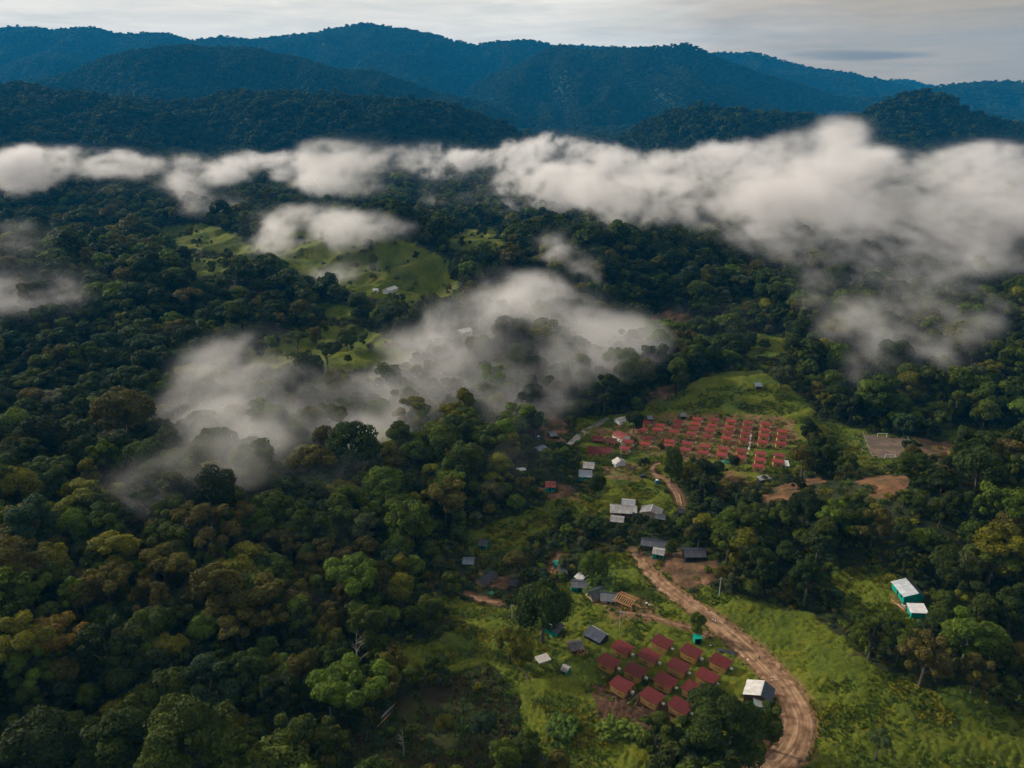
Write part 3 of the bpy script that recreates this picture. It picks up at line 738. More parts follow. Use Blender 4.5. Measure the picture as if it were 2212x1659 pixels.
# ------------------------------------------------------------------ other houses and sheds
def shack(name, a, b, width, wall_h, rise, roofmat, wallmat, label, cat='house', kind='gable', two=None, door=True, prot=9, over=.45, wind=1, split=.5, walls_open=False):
    """a, b: ends of the ridge (or centre line) in the photo"""
    H_ = wall_h+rise
    xa, ya, za = at(a[0], a[1], H_); xb, yb, zb = at(b[0], b[1], H_)
    L = math.hypot(xb-xa, yb-ya); rz = math.atan2(yb-ya, xb-xa); cx, cy = (xa+xb)/2, (ya+yb)/2
    z0 = gz(cx, cy)
    t = empty(name, (cx, cy, z0), rz, label, cat)
    l = L/2; w = width/2; yr = -w + width*split if kind == 'gable' else w
    m = MB()
    if kind == 'gable':
        pr = [(-w, -1.2), (w, -1.2), (w, wall_h), (yr, H_), (-w, wall_h)]
    else:
        pr = [(-w, -1.2), (w, -1.2), (w, H_), (-w, wall_h)]
    n = len(pr); ins = l-.25
    vs = [(-ins, y, z) for y, z in pr] + [(ins, y, z) for y, z in pr]
    m.add(vs, [tuple(range(n))[::-1], tuple(range(n, 2*n))] + [(i, (i+1) % n, n+(i+1) % n, n+i) for i in range(n)])
    if walls_open:
        m = MB()
        for px in (-ins+.1, 0, ins-.1):
            for py in (-w+.15, w-.15): m.box(px-.08, py-.08, -1, px+.08, py+.08, wall_h-.05)
        m.build('post', M['plank_dark'], t)
    else: m.build('wall', wallmat, t)
    o = over; th = .07
    rr = random.Random(int(abs(cx*7+cy*3)))
    def sheet_edge(mb, y0, zz0, y1, zz1):
        k = max(1, int(L/1.8)); 
        for i in range(k):                                  # sheets of slightly uneven length and lift
            xa_ = -l-.1+(L+.2)*i/k; xb_ = -l-.1+(L+.2)*(i+1)/k+.0
            dz = .012*(i % 2)+rr.uniform(0, .012); dl = rr.uniform(-.14, .14); s = (zz0-zz1)/(abs(y1-y0)+1e-6)
            yy1 = y1 + math.copysign(dl, y1-y0); z1_ = zz1 - s*dl
            slab(mb, (xa_, y0, zz0+dz), (xb_, y0, zz0+dz), (xb_, yy1, z1_+dz), (xa_, yy1, z1_+dz), th)
    if kind == 'gable':
        s1 = rise/(w+yr) if w+yr > .01 else 0; s2 = rise/(w-yr) if w-yr > .01 else 0
        r1 = MB(); sheet_edge(r1, yr, H_+.11, -w-o, wall_h-s1*o+.11)
        r2 = MB(); sheet_edge(r2, yr+.004, H_+.11, w+o, wall_h-s2*o+.11)
        r1.build('roof', roofmat, t)
        x = r2.build('roof', two or roofmat, t)
        rc = MB(); rc.box(-l-.12, yr-.16, H_+.125, l+.12, yr+.16, H_+.17); rc.build('ridge_cap', M['metal'] if roofmat in (M['grey_roof'], M['zinc_roof']) else roofmat, t)
    else:
        s = rise/width; r1 = MB(); sheet_edge(r1, w+o, H_+s*o+.11, -w-o, wall_h-s*o+.11); r1.build('roof', roofmat, t)
    if door and not walls_open:
        sgn = -1 if math.cos(rz) > 0 else 1       # on the long side towards the camera
        d = MB(); d.box(-.45, sgn*w-.03, 0, .45, sgn*w+.03, min(2.0, wall_h-.1)); d.build('door', M['dark'], t)
        for k in range(wind):
            q = MB(); xx = (-1 if k % 2 else 1)*l*.55; q.box(xx-.5, sgn*w-.03, 1.0, xx+.5, sgn*w+.03, min(1.8, wall_h-.2)); q.build('window', M['dark'], t)
    for q in (0, .5, 1): PROTECT.append((a[0]+(b[0]-a[0])*q, a[1]+(b[1]-a[1])*q, prot))
    return t
def Z3(x, y): return z3(x, y)
S = shack
S('tarp_roof_shed', Z3(1022,838), Z3(1142,905), 5.5, 2.4, 1.3, M['dark_roof'], M['blacktarp'], 'long shed, dark front roof slope with a pale strip behind, above the lower hut cluster', 'shed', two=M['paletarp'], split=.7)
S('small_shed', Z3(875,965), Z3(972,948), 4.5, 2.1, .9, M['rust_roof'], M['plank_dark'], 'small low shed with a rusty dark roof, left of the lower hut cluster', 'shed', prot=6)
S('tarp_hut', Z3(740,850), Z3(800,795), 5, 2.4, 1.0, M['dark_roof'], M['teal'], 'dark-roofed hut with turquoise tarp wall half under the large round tree', 'hut', prot=6)
S('long_house', Z3(1020,578), Z3(1150,548), 6, 2.5, 1.2, M['dark_roof'], M['tanwall'], 'left wing of the long black-roofed house, with pale end wall', 'house', prot=8)
S('long_house', Z3(1110,585), Z3(1235,592), 6, 2.5, 1.4, M['dark_roof'], M['tanwall'], 'black-roofed house that joins the bare timber roof frame', 'house', prot=8)
S('grey_roof_house', Z3(893,505), Z3(1025,503), 5, 2.3, 1.0, M['dark_roof'], M['teal'], 'grey-roofed house with a turquoise left end, left of the leafy tree above the long house', 'house', prot=7)
S('rusty_roof_house', Z3(950,440), Z3(1000,465), 4.5, 2.3, 1.0, M['zinc_roof'], M['teal'], 'small house with a whitish patched roof beside the trunk of a leafy tree', 'house', prot=5)
S('dark_roof_house', Z3(800,395), Z3(858,388), 8, 2.4, 1.3, M['dark_roof'], M['plank_dark'], 'square house with a dark grey roof at the end of the small brown path', 'house', prot=7)
S('tarp_toilet', Z3(770,362), Z3(800,352), 2.6, 2.2, .5, M['teal'], M['teal'], 'tiny turquoise tarp cabin behind the dark square house', 'cabin', prot=5, wind=0)
S('forest_hut', Z3(218,192), Z3(282,205), 5, 2.3, 1.1, M['dark_roof'], M['teal'], 'dark-roofed hut with turquoise end wall alone among trees left of the settlement', 'hut', prot=8)
S('forest_shed', Z3(95,335), Z3(178,340), 4.5, 2.2, .8, M['blue_roof'], M['plank_dark'], 'small shed with blue-grey roof among bushes, farthest left in the valley', 'shed', prot=7)
S('tarp_tent', Z3(440,482), Z3(500,488), 4.5, 1.4, 1.6, M['blacktarp'], M['blacktarp'], 'low dark tarp tent on the bare ground by the stream bank', 'tent', prot=6, door=False)
S('tarp_shelter', Z3(215,490), Z3(330,438), 5, 1.8, 1.2, M['blacktarp'], M['tanwall'], 'shelter with black tarp roof and tan edge behind a round bush', 'shelter', prot=5)
S('barn', Z3(1410,208), Z3(1598,200), 5.5, 2.3, 1.0, M['dark_roof'], M['plank_dark'], 'long low dark-roofed barn at the forest edge above the brown field', 'barn', prot=9)
S('green_wall_house', Z3(1497,268), Z3(1585,268), 4.6, 2.6, .8, M['grey_roof'], M['teal'], 'grey-roofed house with bright turquoise tarp walls above the brown field', 'house', prot=8)
S('barn', Z3(1722,285), Z3(1885,258), 6.5, 2.2, 1.1, M['dark_roof'], M['blacktarp'], 'long dark-roofed barn at the right edge of the brown field', 'barn', prot=10)
S('road_house', z2(1758,525), z2(1722,650), 8.2, 2.7, 1.7, M['paletarp'], M['plank_dark'], 'house with one pale grey and one dark roof slope beside the bend of the road', 'house', two=M['dark_roof'], split=.6, prot=16)
S('lean_to', z2(1695,705), z2(1765,700), 3, 2.0, .5, M['grey_roof'], M['teal'], 'small grey lean-to with turquoise wall at the near end of the road house', 'shed', kind='mono', prot=6, wind=0)
S('garden_shed', z2(110,400), z2(160,425), 2.6, 1.9, .8, M['grey_roof'], M['teal'], 'tiny grey-roofed turquoise shed alone on grass left of the lower huts', 'shed', prot=8, wind=0)
Z5 = lambda x, y: (1584+x*.2838, 1188+y*.2838)
S('meadow_house', Z5(1290,205), Z5(1385,340), 7.5, 2.7, 1.3, M['light_roof'], M['teal'], 'long house with light grey sheet roof and turquoise walls in the right-hand clearing', 'house', two=M['blue_roof'], prot=14, split=.66)
S('meadow_shed', Z5(1385,400), Z5(1420,480), 5, 2.2, .5, M['zinc_roof'], M['teal'], 'small pale-roofed shed just below the long house in the right-hand clearing', 'shed', kind='mono', prot=10)
S('meeting_hall', z1(315,435), z1(520,452), 8, 2.6, 1.9, M['red_roof'], M['plank'], 'long dark red roofed hall, the biggest building left of the upper village', 'hall', prot=14, wind=2)
S('red_roof_cabin', z1(355,352), z1(445,362), 6, 2.5, 1.3, M['red_roof'], M['plank_dark'], 'dark red roofed cabin behind the left end of the long hall', 'cabin', prot=8)
S('red_roof_cabin', z1(470,365), z1(548,378), 6, 2.5, 1.3, M['red_roof'], M['plank'], 'dark red roofed cabin behind the right end of the long hall', 'cabin', prot=8)
S('white_house', z1(552,312), z1(632,350), 7, 3, 1.3, M['pink_roof'], M['white'], 'white house with faded red roof beside the palm tree', 'house', two=M['pink_roof'], prot=11)
S('brown_cabin', z1(278,570), z1(370,578), 6.5, 2.5, 1.6, M['grey_roof'], M['brown_wall'], 'brown cabin with a light grey gable roof below the long hall', 'cabin', two=M['grey_roof'], prot=10)
S('blue_roof_shed', z1(240,660), z1(350,665), 6, 2.2, .6, M['blue_roof'], M['teal'], 'blue-grey roofed shed just in front of the brown cabin', 'shed', kind='mono', prot=9)
S('market_tent', z1(560,530), z1(590,560), 6, 2.0, 1.6, M['paletarp'], M['white'], 'pale tarp tent with scattered blue and pink clutter beside it', 'tent', prot=8, two=M['grey_roof'])
S('grey_shed', z1(555,215), z1(625,198), 5, 2.5, .9, M['grey_roof'], M['white'], 'grey-roofed shed with pale wall behind the round dark tree by the stream', 'shed', prot=8)
S('water_tank_shed', z1(808,198), z1(850,198), 3.5, 2.0, .6, M['blue_roof'], M['blacktarp'], 'small blue-roofed shelter on the grass at the left rear of the upper village', 'shelter', kind='mono', prot=6)
S('water_tank_shed', z1(1085,175), z1(1130,175), 3.5, 1.8, .6, M['blue_roof'], M['blacktarp'], 'small blue-roofed shelter on bare earth behind the second column of huts', 'shelter', kind='mono', prot=6)
S('riverside_house', z1(-10,325), z1(45,322), 6, 2.2, .9, M['blue_roof'], M['brown_wall'], 'blue-grey roofed house in thin mist across the stream', 'house', prot=8)
S('riverside_shed', (1158,968), (1176,962), 4.5, 2, .8, M['blue_roof'], M['brown_wall'], 'low bluish shed under the mist at the foot of the pink dirt slope', 'shed', prot=7)
S('bright_roof_shed', z1(597,888), z1(708,895), 5.5, 2.3, .7, M['zinc_roof'], M['brown_wall'], 'shed with the brightest white metal roof, middle group below the upper village', 'shed', prot=9)
S('long_grey_house', z1(500,935), z1(722,940), 7.5, 2.5, 1.4, M['grey_roof'], M['brown_wall'], 'long grey-roofed house directly in front of the white metal roof', 'house', prot=11)
S('grey_gable_house', z1(855,915), z1(832,985), 9.5, 2.5, 1.6, M['grey_roof'], M['tanwall'], 'square grey gable house right of the long grey one', 'house', prot=10)
S('red_wall_shed', z1(870,1005), z1(960,1010), 5, 2.3, .8, M['dark_roof'], M['redwall'], 'dark-roofed shed with a red wall in front of the square grey house', 'shed', prot=7)
S('lower_grey_shed', z1(505,1022), z1(615,1030), 5.5, 2.2, .9, M['grey_roof'], M['plank_dark'], 'dull grey shed half hidden by trees in front of the long grey house', 'shed', prot=6)
S('black_cabin', z1(1062,962), z1(1110,960), 4.5, 2.3, .7, M['blacktarp'], M['blacktarp'], 'black cabin beside the lower end of the village track', 'cabin', prot=6)
S('white_annex', z1(1950,578), z1(1982,578), 5, 2.1, .4, M['paletarp'], M['white'], 'pale annex at the right side of the last front hut, upper village', 'annex', kind='mono', prot=6, wind=0)
S('low_shelter', z1(1728,705), z1(1815,688), 3, 1.6, .4, M['grey_roof'], M['blacktarp'], 'low grey sheet roof among bushes below the right end of the upper village', 'shelter', kind='mono', prot=7)
S('hill_hut', (1631,830), (1646,830), 4.5, 2, .6, M['blue_roof'], M['plank_dark'], 'small lone blue-roofed hut on the round grass hill', 'hut', kind='mono', prot=10)
S('misty_red_house', (1178,1042), (1200,1043), 5.5, 2.4, 1, M['pink_roof'], M['teal'], 'reddish-roofed house in thin mist left of the upper village', 'house', prot=9)
S('distant_house', (833,622), (853,620), 8, 3, 1.6, M['zinc_roof'], M['white'], 'white-roofed house at the foot of the distant grassy ridge', 'house', prot=9)
S('distant_shed', (806,624), (817,623), 5, 2.4, 1, M['zinc_roof'], M['white'], 'tiny white shed left of the distant house under the grassy ridge', 'shed', prot=6)
S('mist_covered_house', (990,710), (1015,710), 8, 3, 1.5, M['zinc_roof'], M['white'], 'pale roof showing faintly through the thick mist in the middle of the valley', 'house', prot=12)
PROTECT += [(1905,945,12),(1925,985,10),(1875,960,14),(1940,965,12),(1870,1000,6)]

# ------------------------------------------------------------------ timber roof frame under construction
a = at(*Z3(1235,600), 3.2); b = at(*Z3(1370,645), 3.2)
t = empty('roof_frame', ((a[0]+b[0])/2, (a[1]+b[1])/2, gz((a[0]+b[0])/2, (a[1]+b[1])/2)), math.atan2(b[1]-a[1], b[0]-a[0]), 'bare orange timber roof frame of an unfinished house wing', 'timber frame')
L_ = math.hypot(b[0]-a[0], b[1]-a[1])
for y, z in ((-3.2, 2.4), (0, 3.5), (3.2, 2.4)):
    q = MB(); q.box(-L_/2, y-.1, z-.1, L_/2, y+.1, z+.1); q.build('beam', M['fresh_wood'], t)
for k in range(9):
    x = -L_/2 + L_*(k+.5)/9
    for s in (-1, 1):
        q = MB(); q.hexa([(x-.09,s*3.7,2.3),(x+.09,s*3.7,2.3),(x+.09,0,3.61),(x-.09,0,3.61),(x-.09,s*3.7,2.46),(x+.09,s*3.7,2.46),(x+.09,0,3.78),(x-.09,0,3.78)]); q.build('rafter', M['fresh_wood'], t)
for x in (-L_/2+.2, 0, L_/2-.2):
    for y in (-3.2, 3.2):
        q = MB(); q.box(x-.1, y-.1, -.6, x+.1, y+.1, 2.3); q.build('post', M['fresh_wood'], t)
PROTECT += [(*Z3(1300,620), 12), (*Z3(1350,640), 8)]

# ------------------------------------------------------------------ small things
def put(name, me_list, u, v, rz, label, cat, h=0, group=None, prot=4):
    x, y, z = at(u, v, h); t = empty(name, (x, y, z), rz, label, cat, group)
    for n, me in me_list: link(n, me, t)
    if prot: PROTECT.append((u, v, prot))
    return t
# green toilet cabin (open front, dark inside)
w = MB(); w.box(-1.3,-1.2,-.3,-1.22,1.2,2.3); w.box(1.22,-1.2,-.3,1.3,1.2,2.3); w.box(-1.22,1.12,-.3,1.22,1.2,2.3); w.box(-1.22,-1.2,1.9,1.22,-1.12,2.3)
r = MB(); slab(r, (-1.5,-1.5,2.5),(1.5,-1.5,2.5),(1.5,1.4,2.36),(-1.5,1.4,2.36),.05)
f = MB(); f.box(-1.2,-1.1,-.2,1.2,1.1,.05)
put('toilet_cabin', [('wall', w.mesh('wall', M['teal'])), ('roof', r.mesh('roof', M['teal'])), ('floor_slab', f.mesh('floor_slab', M['dark']))], 1506, 1386, R(4), 'bright green tarp toilet cabin with open dark front, above the lower huts', 'cabin', prot=9)
# utility poles
def pole(u, v, hgt, label, arm=True, lamp=True):
    x, y, z = at(u, v)
    q = MB(); q.bar((0,0,-.6),(0,0,hgt),.17,8,.11); L = [('shaft', q.mesh('shaft', M['concrete_pale']))]
    if arm:
        c = MB(); c.box(-.8,-.05,hgt-.9,.8,.05,hgt-.78); L.append(('crossarm', c.mesh('crossarm', M['metal'])))
        for s in (-.65,0,.65):
            i = MB(); i.bar((s,0,hgt-.78),(s,0,hgt-.55),.05,6); L.append(('insulator', i.mesh('insulator', M['white'])))
    if lamp:
        l = MB(); l.bar((0,0,hgt-1.6),(1.2,0,hgt-1.3),.035,5); l.hexa([(1.1,-.12,hgt-1.36),(1.7,-.12,hgt-1.28),(1.7,.12,hgt-1.28),(1.1,.12,hgt-1.36),(1.1,-.1,hgt-1.24),(1.7,-.1,hgt-1.18),(1.7,.1,hgt-1.18),(1.1,.1,hgt-1.24)]); L.append(('lamp_head', l.mesh('lamp_head', M['metal'])))
    t = empty('utility_pole', (x, y, z), R(15), label, 'utility pole', 'concrete utility poles of the settlement')
    for n, me in L: link(n, me, t)
    pu, pv, _ = project(x, y, z+hgt); PROTECT.append((float(pu), float(pv), 4)); PROTECT.append((u, (v+float(pv))/2, 4)); PROTECT.append((u, v, 4))
    return (x, y, z+hgt-.6)
tops = [pole(1338, 1360, 9, 'concrete pole standing on grass behind the lower huts, below the unfinished roof'),
        pole(1553, 1288, 9, 'concrete pole on the meadow edge right of the brown field', lamp=False),
        pole(1341, 988, 9, 'thin pale pole right of the long red hall'), pole(1106, 1338, 7, 'pale pole in the scrub left of the large round tree', lamp=False)]
# white concrete walkway of the upper village
def strip_path(name, pts, mat, lift, seed, label=None):
    W = np.array([(*at(u, v)[:2], w) for u, v, w in pts]); return ribbon(name, W, mat, lift, 3, seed, .1)
strip_path('walkway', [(*z1(1668,330),1.0),(*z1(1655,445),1.0),(*z1(1640,490),1.0),(*z1(1625,640),1.0)], M['white'], .2, 3)
# football pitch goals
def goal(u, v, label):
    x, y, z = at(u, v); t = empty('football_goal', (x, y, z), R(-6), label, 'goal', 'goals of the football pitch')
    q = MB()
    for s in (-2.6, 2.6): q.bar((s,0,-.2),(s,0,2.3),.12,6)
    q.bar((-2.7,0,2.3),(2.7,0,2.3),.12,6); link('goal_frame', q.mesh('goal_frame', M['white']), t)
    q = MB()
    for s in (-2.6, 2.6): q.bar((s,0,2.3),(s,1.3,0),.05,5)
    q.bar((-2.6,1.3,.05),(2.6,1.3,.05),.05,5); link('net_support', q.mesh('net_support', M['metal']), t)
    PROTECT.append((u, v, 10))
goal(1905, 944, 'white goal at the far end of the bare earth football pitch')
goal(1922, 990, 'white goal at the near end of the bare earth football pitch')
# fence posts along the pitch
c = [at(1863,937), at(1884,990), at(1983,992), at(1958,946)]
t = empty('pitch_fence', c[0], 0, 'thin post and wire fence round the football pitch', 'fence')
for i in range(3):
    a, b = c[i], c[i+1]; n = int(math.hypot(b[0]-a[0], b[1]-a[1])/4)
    for k in range(n):
        s = k/n; x = a[0]+(b[0]-a[0])*s; y = a[1]+(b[1]-a[1])*s; q = MB(); q.bar((x-c[0][0],y-c[0][1],gz(x,y)-c[0][2]-.3),(x-c[0][0],y-c[0][1],gz(x,y)-c[0][2]+1.9),.06,5); q.build('fence_post', M['concrete_pale'], t)
    for hh in (.6, 1.2, 1.8):
        q = MB(); q.bar((a[0]-c[0][0],a[1]-c[0][1],gz(a[0],a[1])-c[0][2]+hh),(b[0]-c[0][0],b[1]-c[0][1],gz(b[0],b[1])-c[0][2]+hh),.018,4); q.build('wire', M['metal'], t)
# white boulders left of the pitch
bm_ = MB(); rr = random.Random(4)
def rock(r, seed, mat):
    k = random.Random(seed); vs = []; fs = []; nn = 7
    for i in range(4):
        for j in range(nn):
            e = math.pi*(i+.4)/4.2-math.pi/2; a_ = 6.283*j/nn; q = r*k.uniform(.75, 1.2); vs.append((q*math.cos(a_)*math.cos(e), q*math.sin(a_)*math.cos(e), q*.6*math.sin(e)))
    for i in range(3):
        for j in range(nn): fs.append((i*nn+j, i*nn+(j+1) % nn, (i+1)*nn+(j+1) % nn, (i+1)*nn+j))
    fs += [tuple(range(nn))[::-1], tuple(range(3*nn, 4*nn))]; return mesh_np('rock', vs, fs, [mat])
rk = rock(.55, 3, M['concrete'])
for i in range(13):
    s = i/12; x, y, z = at(1852+22*s+rr.uniform(-1.5,1.5), 945+48*s); o = link('boulder', rk, None, (x, y, z+.1), rr.uniform(0,6)); tag(o, 'pale stone in the row along the left edge of the football pitch', 'stone', 'stones along the football pitch')
# car, drum, motorcycle, walkers
def car(u, v, rz, label):
    x, y, z = at(u, v); t = empty('parked_car', (x, y, z), rz, label, 'car')
    b = MB(); b.hexa([(-2,-.85,.4),(2,-.85,.4),(2,.85,.4),(-2,.85,.4),(-2.05,-.85,1.0),(1.95,-.85,.92),(1.95,.85,.92),(-2.05,.85,1.0)]); b.hexa([(-1.9,-.8,1.0),(1.0,-.8,.98),(1.0,.8,.98),(-1.9,.8,1.0),(-1.7,-.68,1.62),(.35,-.68,1.62),(.35,.68,1.62),(-1.7,.68,1.62)]); b.build('body', M['carblack'], t)
    g = MB(); g.hexa([(.38,-.66,1.57),(1.02,-.74,1.02),(1.02,.74,1.02),(.38,.66,1.57),(.42,-.66,1.6),(1.08,-.74,1.03),(1.08,.74,1.03),(.42,.66,1.6)]); g.build('windscreen', M['glass'], t)
    for sx in (-1.25, 1.25):
        for sy in (-1, 1):
            w = MB(); w.bar((sx, sy*.68, .34), (sx, sy*.88, .34), .34, 12); w.build('wheel', M['rubber'], t)
    for sy in (-.6, .6): w = MB(); w.box(1.93, sy-.15, .6, 1.99, sy+.15, .78); w.build('headlight', M['white'], t)
car(1390, 1031, R(10), 'small black car parked beside the village track')
q = MB(); q.bar((0,0,0),(0,0,2.0),.95,14,.9); tk = q.mesh('tank', M['plastic_blue']); q = MB(); q.bar((0,0,2.001),(0,0,2.25),.8,14,.35); ld = q.mesh('lid', M['white'])
put('water_tank', [('tank_body', tk), ('lid', ld)], 1419, 1044, 0, 'blue water tank with white lid beside the village track', 'water tank')
put('water_tank', [('tank_body', tk), ('lid', ld)], 1163, 949, 0, 'blue water tank above the low bluish shed in thin mist', 'water tank')
def tarp_sheet(u, v, w_, d_, mat, label, rz=0, hump=.5):
    x, y, z = at(u, v); n = 8; vs = []; 
    for i in range(n+1):
        for j in range(n+1):
            a_ = (i/n-.5)*w_; b_ = (j/n-.5)*d_; vs.append((a_, b_, .15+hump*math.cos(a_/w_*3.1)*math.cos(b_/d_*3.1)+.12*math.sin(a_*2.3+j)+gz(x+a_*math.cos(rz), y+b_)-z))
    fs = [(i*(n+1)+j, i*(n+1)+j+1, (i+1)*(n+1)+j+1, (i+1)*(n+1)+j)[::-1] for i in range(n) for j in range(n)]
    me = mesh_np('tarp_sheet', vs, fs, [mat]); o = link('tarp_sheet', me, None, (x, y, z), rz); tag(o, label, 'tarp'); s = o.modifiers.new('s', 'SOLIDIFY'); s.thickness = .03; PROTECT.append((u, v, 5)); return o
tarp_sheet(1325,1032,4.4,2.6,M['teal'],'bright turquoise tarp lying on grass beside the excavated bank', R(-10))
tarp_sheet(1566,999,4.8,3.2,M['teal'],'turquoise tarp in front of the front huts, upper village', 0, 1.2)
tarp_sheet(1733,966,2.6,2.2,M['teal'],'small turquoise tarp at the right edge of the upper village', 0, .8)
tarp_sheet(1366,1013,1.6,1.4,M['bluetarp'],'small blue tarp on the excavated brown earth')
tarp_sheet(1344,997,4,2.5,M['bluetarp'],'blue tarp beside the pale tent', R(30), 1)
tarp_sheet(1191,1376,2.2,3,M['teal'],'turquoise tarp on grass below the turquoise-walled hut', R(20), .5)
tarp_sheet(1064,1281,4,2,M['teal'],'turquoise tarp half hidden in the bushes by the stream path', 0, .3)
tarp_sheet(1952,1308,3.2,1.6,M['paletarp'],'white sheet lying on the ground beside the small pale shed', R(20), .1)
tarp_sheet(1126,1014,5,3,M['white'],'white washing spread out in the thin mist', R(10), .8)
tarp_sheet(1571,1408,6.5,2.2,M['blacktarp'],'black plastic sheet on the grass behind the hut at the road bend', R(-25), .4)
# concrete slab, timber pile, logs
q = MB(); q.box(-2.4,-1.9,-.6,2.4,1.9,.75); put('concrete_slab', [('slab', q.mesh('slab', M['concrete']))], 1173, 1425, R(25), 'pale bare concrete slab on the grass left of the lower huts', 'slab', prot=8)
def pile(u, v, n, L, mat, label, rz, name='timber_pile', rad=.09):
    x, y, z = at(u, v); t = empty(name, (x, y, z), rz, label, 'timber'); k = random.Random(int(u))
    for i in range(n):
        q = MB(); l = L*k.uniform(.6, 1)/2; dx = k.uniform(-.5,.5); yy = (i-n/2)*rad*3.3; sk = k.uniform(-.35,.35); q.bar((-l+dx,yy-sk,.15),(l+dx,yy+sk,.22+k.uniform(0,.2)),rad,6); q.build('plank', mat, t)
    PROTECT.append((u, v, 3))
pile(1940, 1306, 7, 7, M['fresh_wood'], 'loose orange timbers on the ground beside the shed in the right-hand clearing', R(110))
pile(1377, 1308, 4, 8, M['fresh_wood'], 'long cut boards lying on the grass below the unfinished roof frame', R(-35), rad=.11)
pile(1305, 1462, 3, 4, M['fresh_wood'], 'boards leaning on the ground behind the leftmost lower huts', R(30))
def log(name, u1, v1, u2, v2, rad, mat, label, h=.3):
    a = at(u1, v1); b = at(u2, v2); m = MB(); mid = ((b[0]-a[0])/2, (b[1]-a[1])/2, (b[2]-a[2])/2+.3)
    m.tube([(0,0,h), mid, (b[0]-a[0], b[1]-a[1], b[2]-a[2]+h)], [rad, rad*.75, rad*.4], 7)
    o = m.build(name, mat, None, a); tag(o, label, 'log'); PROTECT.append(((u1+u2)/2, (v1+v2)/2, 9)); PROTECT.append((u1*.3+u2*.7, v1*.3+v2*.7, 7)); return o
log('fallen_log', 821, 1555, 857, 1518, .42, M['pale_bark'], 'long pale fallen trunk lying on the slashed hillside')
log('fallen_log', 815, 1572, 850, 1535, .22, M['fresh_wood'], 'thin reddish log lying beside the long pale fallen trunk')
log('fallen_branch', 1356, 1522, 1384, 1496, .13, M['pale_bark'], 'pale bent branch on the bare earth beside a red-roofed hut')
log('fallen_branch', 1372, 1524, 1380, 1508, .1, M['pale_bark'], 'short pale branch next to the long bent one on bare earth')
def motorcycle(u, v, rz, label):
    x, y, z = at(u, v); t = empty('motorcycle', (x, y, z+.1), rz, label, 'motorcycle')
    for s in (-.65, .65):
        q = MB(); n = 16; 
        for k in range(n):
            a0 = 6.283*k/n; a1 = 6.283*(k+1)/n; q.bar((s+.28*math.cos(a0),0,.32+.28*math.sin(a0)),(s+.28*math.cos(a1),0,.32+.28*math.sin(a1)),.06,5)
        q.build('wheel', M['rubber'], t)
    q = MB(); q.hexa([(-.5,-.12,.45),(.35,-.12,.4),(.35,.12,.4),(-.5,.12,.45),(-.3,-.12,.75),(.4,-.13,.9),(.4,.13,.9),(-.3,.12,.75)]); q.bar((.65,0,.32),(.42,0,1.05),.04,5); q.bar((.42,-.35,1.05),(.42,.35,1.05),.03,5); q.build('frame', M['white'], t)
    q = MB(); q.hexa([(-.75,-.13,.76),(.1,-.13,.78),(.1,.13,.78),(-.75,.13,.76),(-.75,-.1,.86),(.1,-.1,.86),(.1,.1,.86),(-.75,.1,.86)]); q.build('seat', M['rubber'], t)
motorcycle(1538, 1342, R(-30), 'motorcycle standing on the left side of the earth road')
motorcycle(1543, 1345, R(-10), 'second motorcycle, nearer the middle of the earth road')
def person(u, v, rz, label, sh=None):
    x, y, z = at(u, v); t = empty('person', (x, y, z+.02), rz, label, 'person')
    me = bpy.data.meshes.new('body'); bones = [(0,0,.95),(0,0,1.2),(0,0,1.42),(0,0,1.55),(0,.01,1.68),(.1,0,.9),(.13,.12,.5),(.13,.05,.06),(.13,.2,.04),(-.1,0,.9),(-.12,-.1,.5),(-.12,-.22,.1),(-.12,-.1,.04),(.2,0,1.4),(.27,-.1,1.13),(.28,-.02,.88),(-.2,0,1.4),(-.27,.08,1.13),(-.28,.18,.9)]
    ed = [(0,1),(1,2),(2,3),(3,4),(0,5),(5,6),(6,7),(7,8),(0,9),(9,10),(10,11),(11,12),(2,13),(13,14),(14,15),(2,16),(16,17),(17,18)]
    rad = [.15,.14,.15,.06,.1,.1,.07,.05,.045,.1,.07,.05,.045,.07,.05,.04,.07,.05,.04]
    me.from_pydata(bones, ed, []); me.materials.append(M['skin']); o = link('body', me, t)
    sk = o.modifiers.new('skin', 'SKIN')
    for i, d in enumerate(me.skin_vertices[0].data): d.radius = (rad[i], rad[i]); d.use_root = i == 0
    ss = o.modifiers.new('sub', 'SUBSURF'); ss.levels = 1; ss.render_levels = 1
    q = MB(); q.tube([(0,0,.93),(0,0,1.15),(0,0,1.4),(0,0,1.49)],[.19,.185,.2,.09],10); q.tube([(.17,0,1.43),(.28,-.1,1.14)],[.09,.08],8); q.tube([(-.17,0,1.43),(-.28,.08,1.14)],[.09,.08],8); q.build('shirt', sh or M['shirt'], t, smooth=True)
    q = MB(); q.tube([(.09,0,1.0),(.13,.12,.5),(.13,.05,.12)],[.13,.1,.08],8); q.tube([(-.09,0,1.0),(-.12,-.1,.5),(-.12,-.22,.16)],[.13,.1,.08],8); q.build('trousers', M['jeans'], t, smooth=True)
    q = MB(); q.tube([(0,-.01,1.68),(0,-.01,1.76),(0,-.01,1.81)],[.115,.11,.05],9); q.build('hair', M['hair'], t, smooth=True)
person(1640, 1424, R(170), 'person in dark clothes walking along the middle of the earth road')
person(1668, 1469, R(140), 'person in a pale shirt standing at the inner edge of the road bend', M['white'])
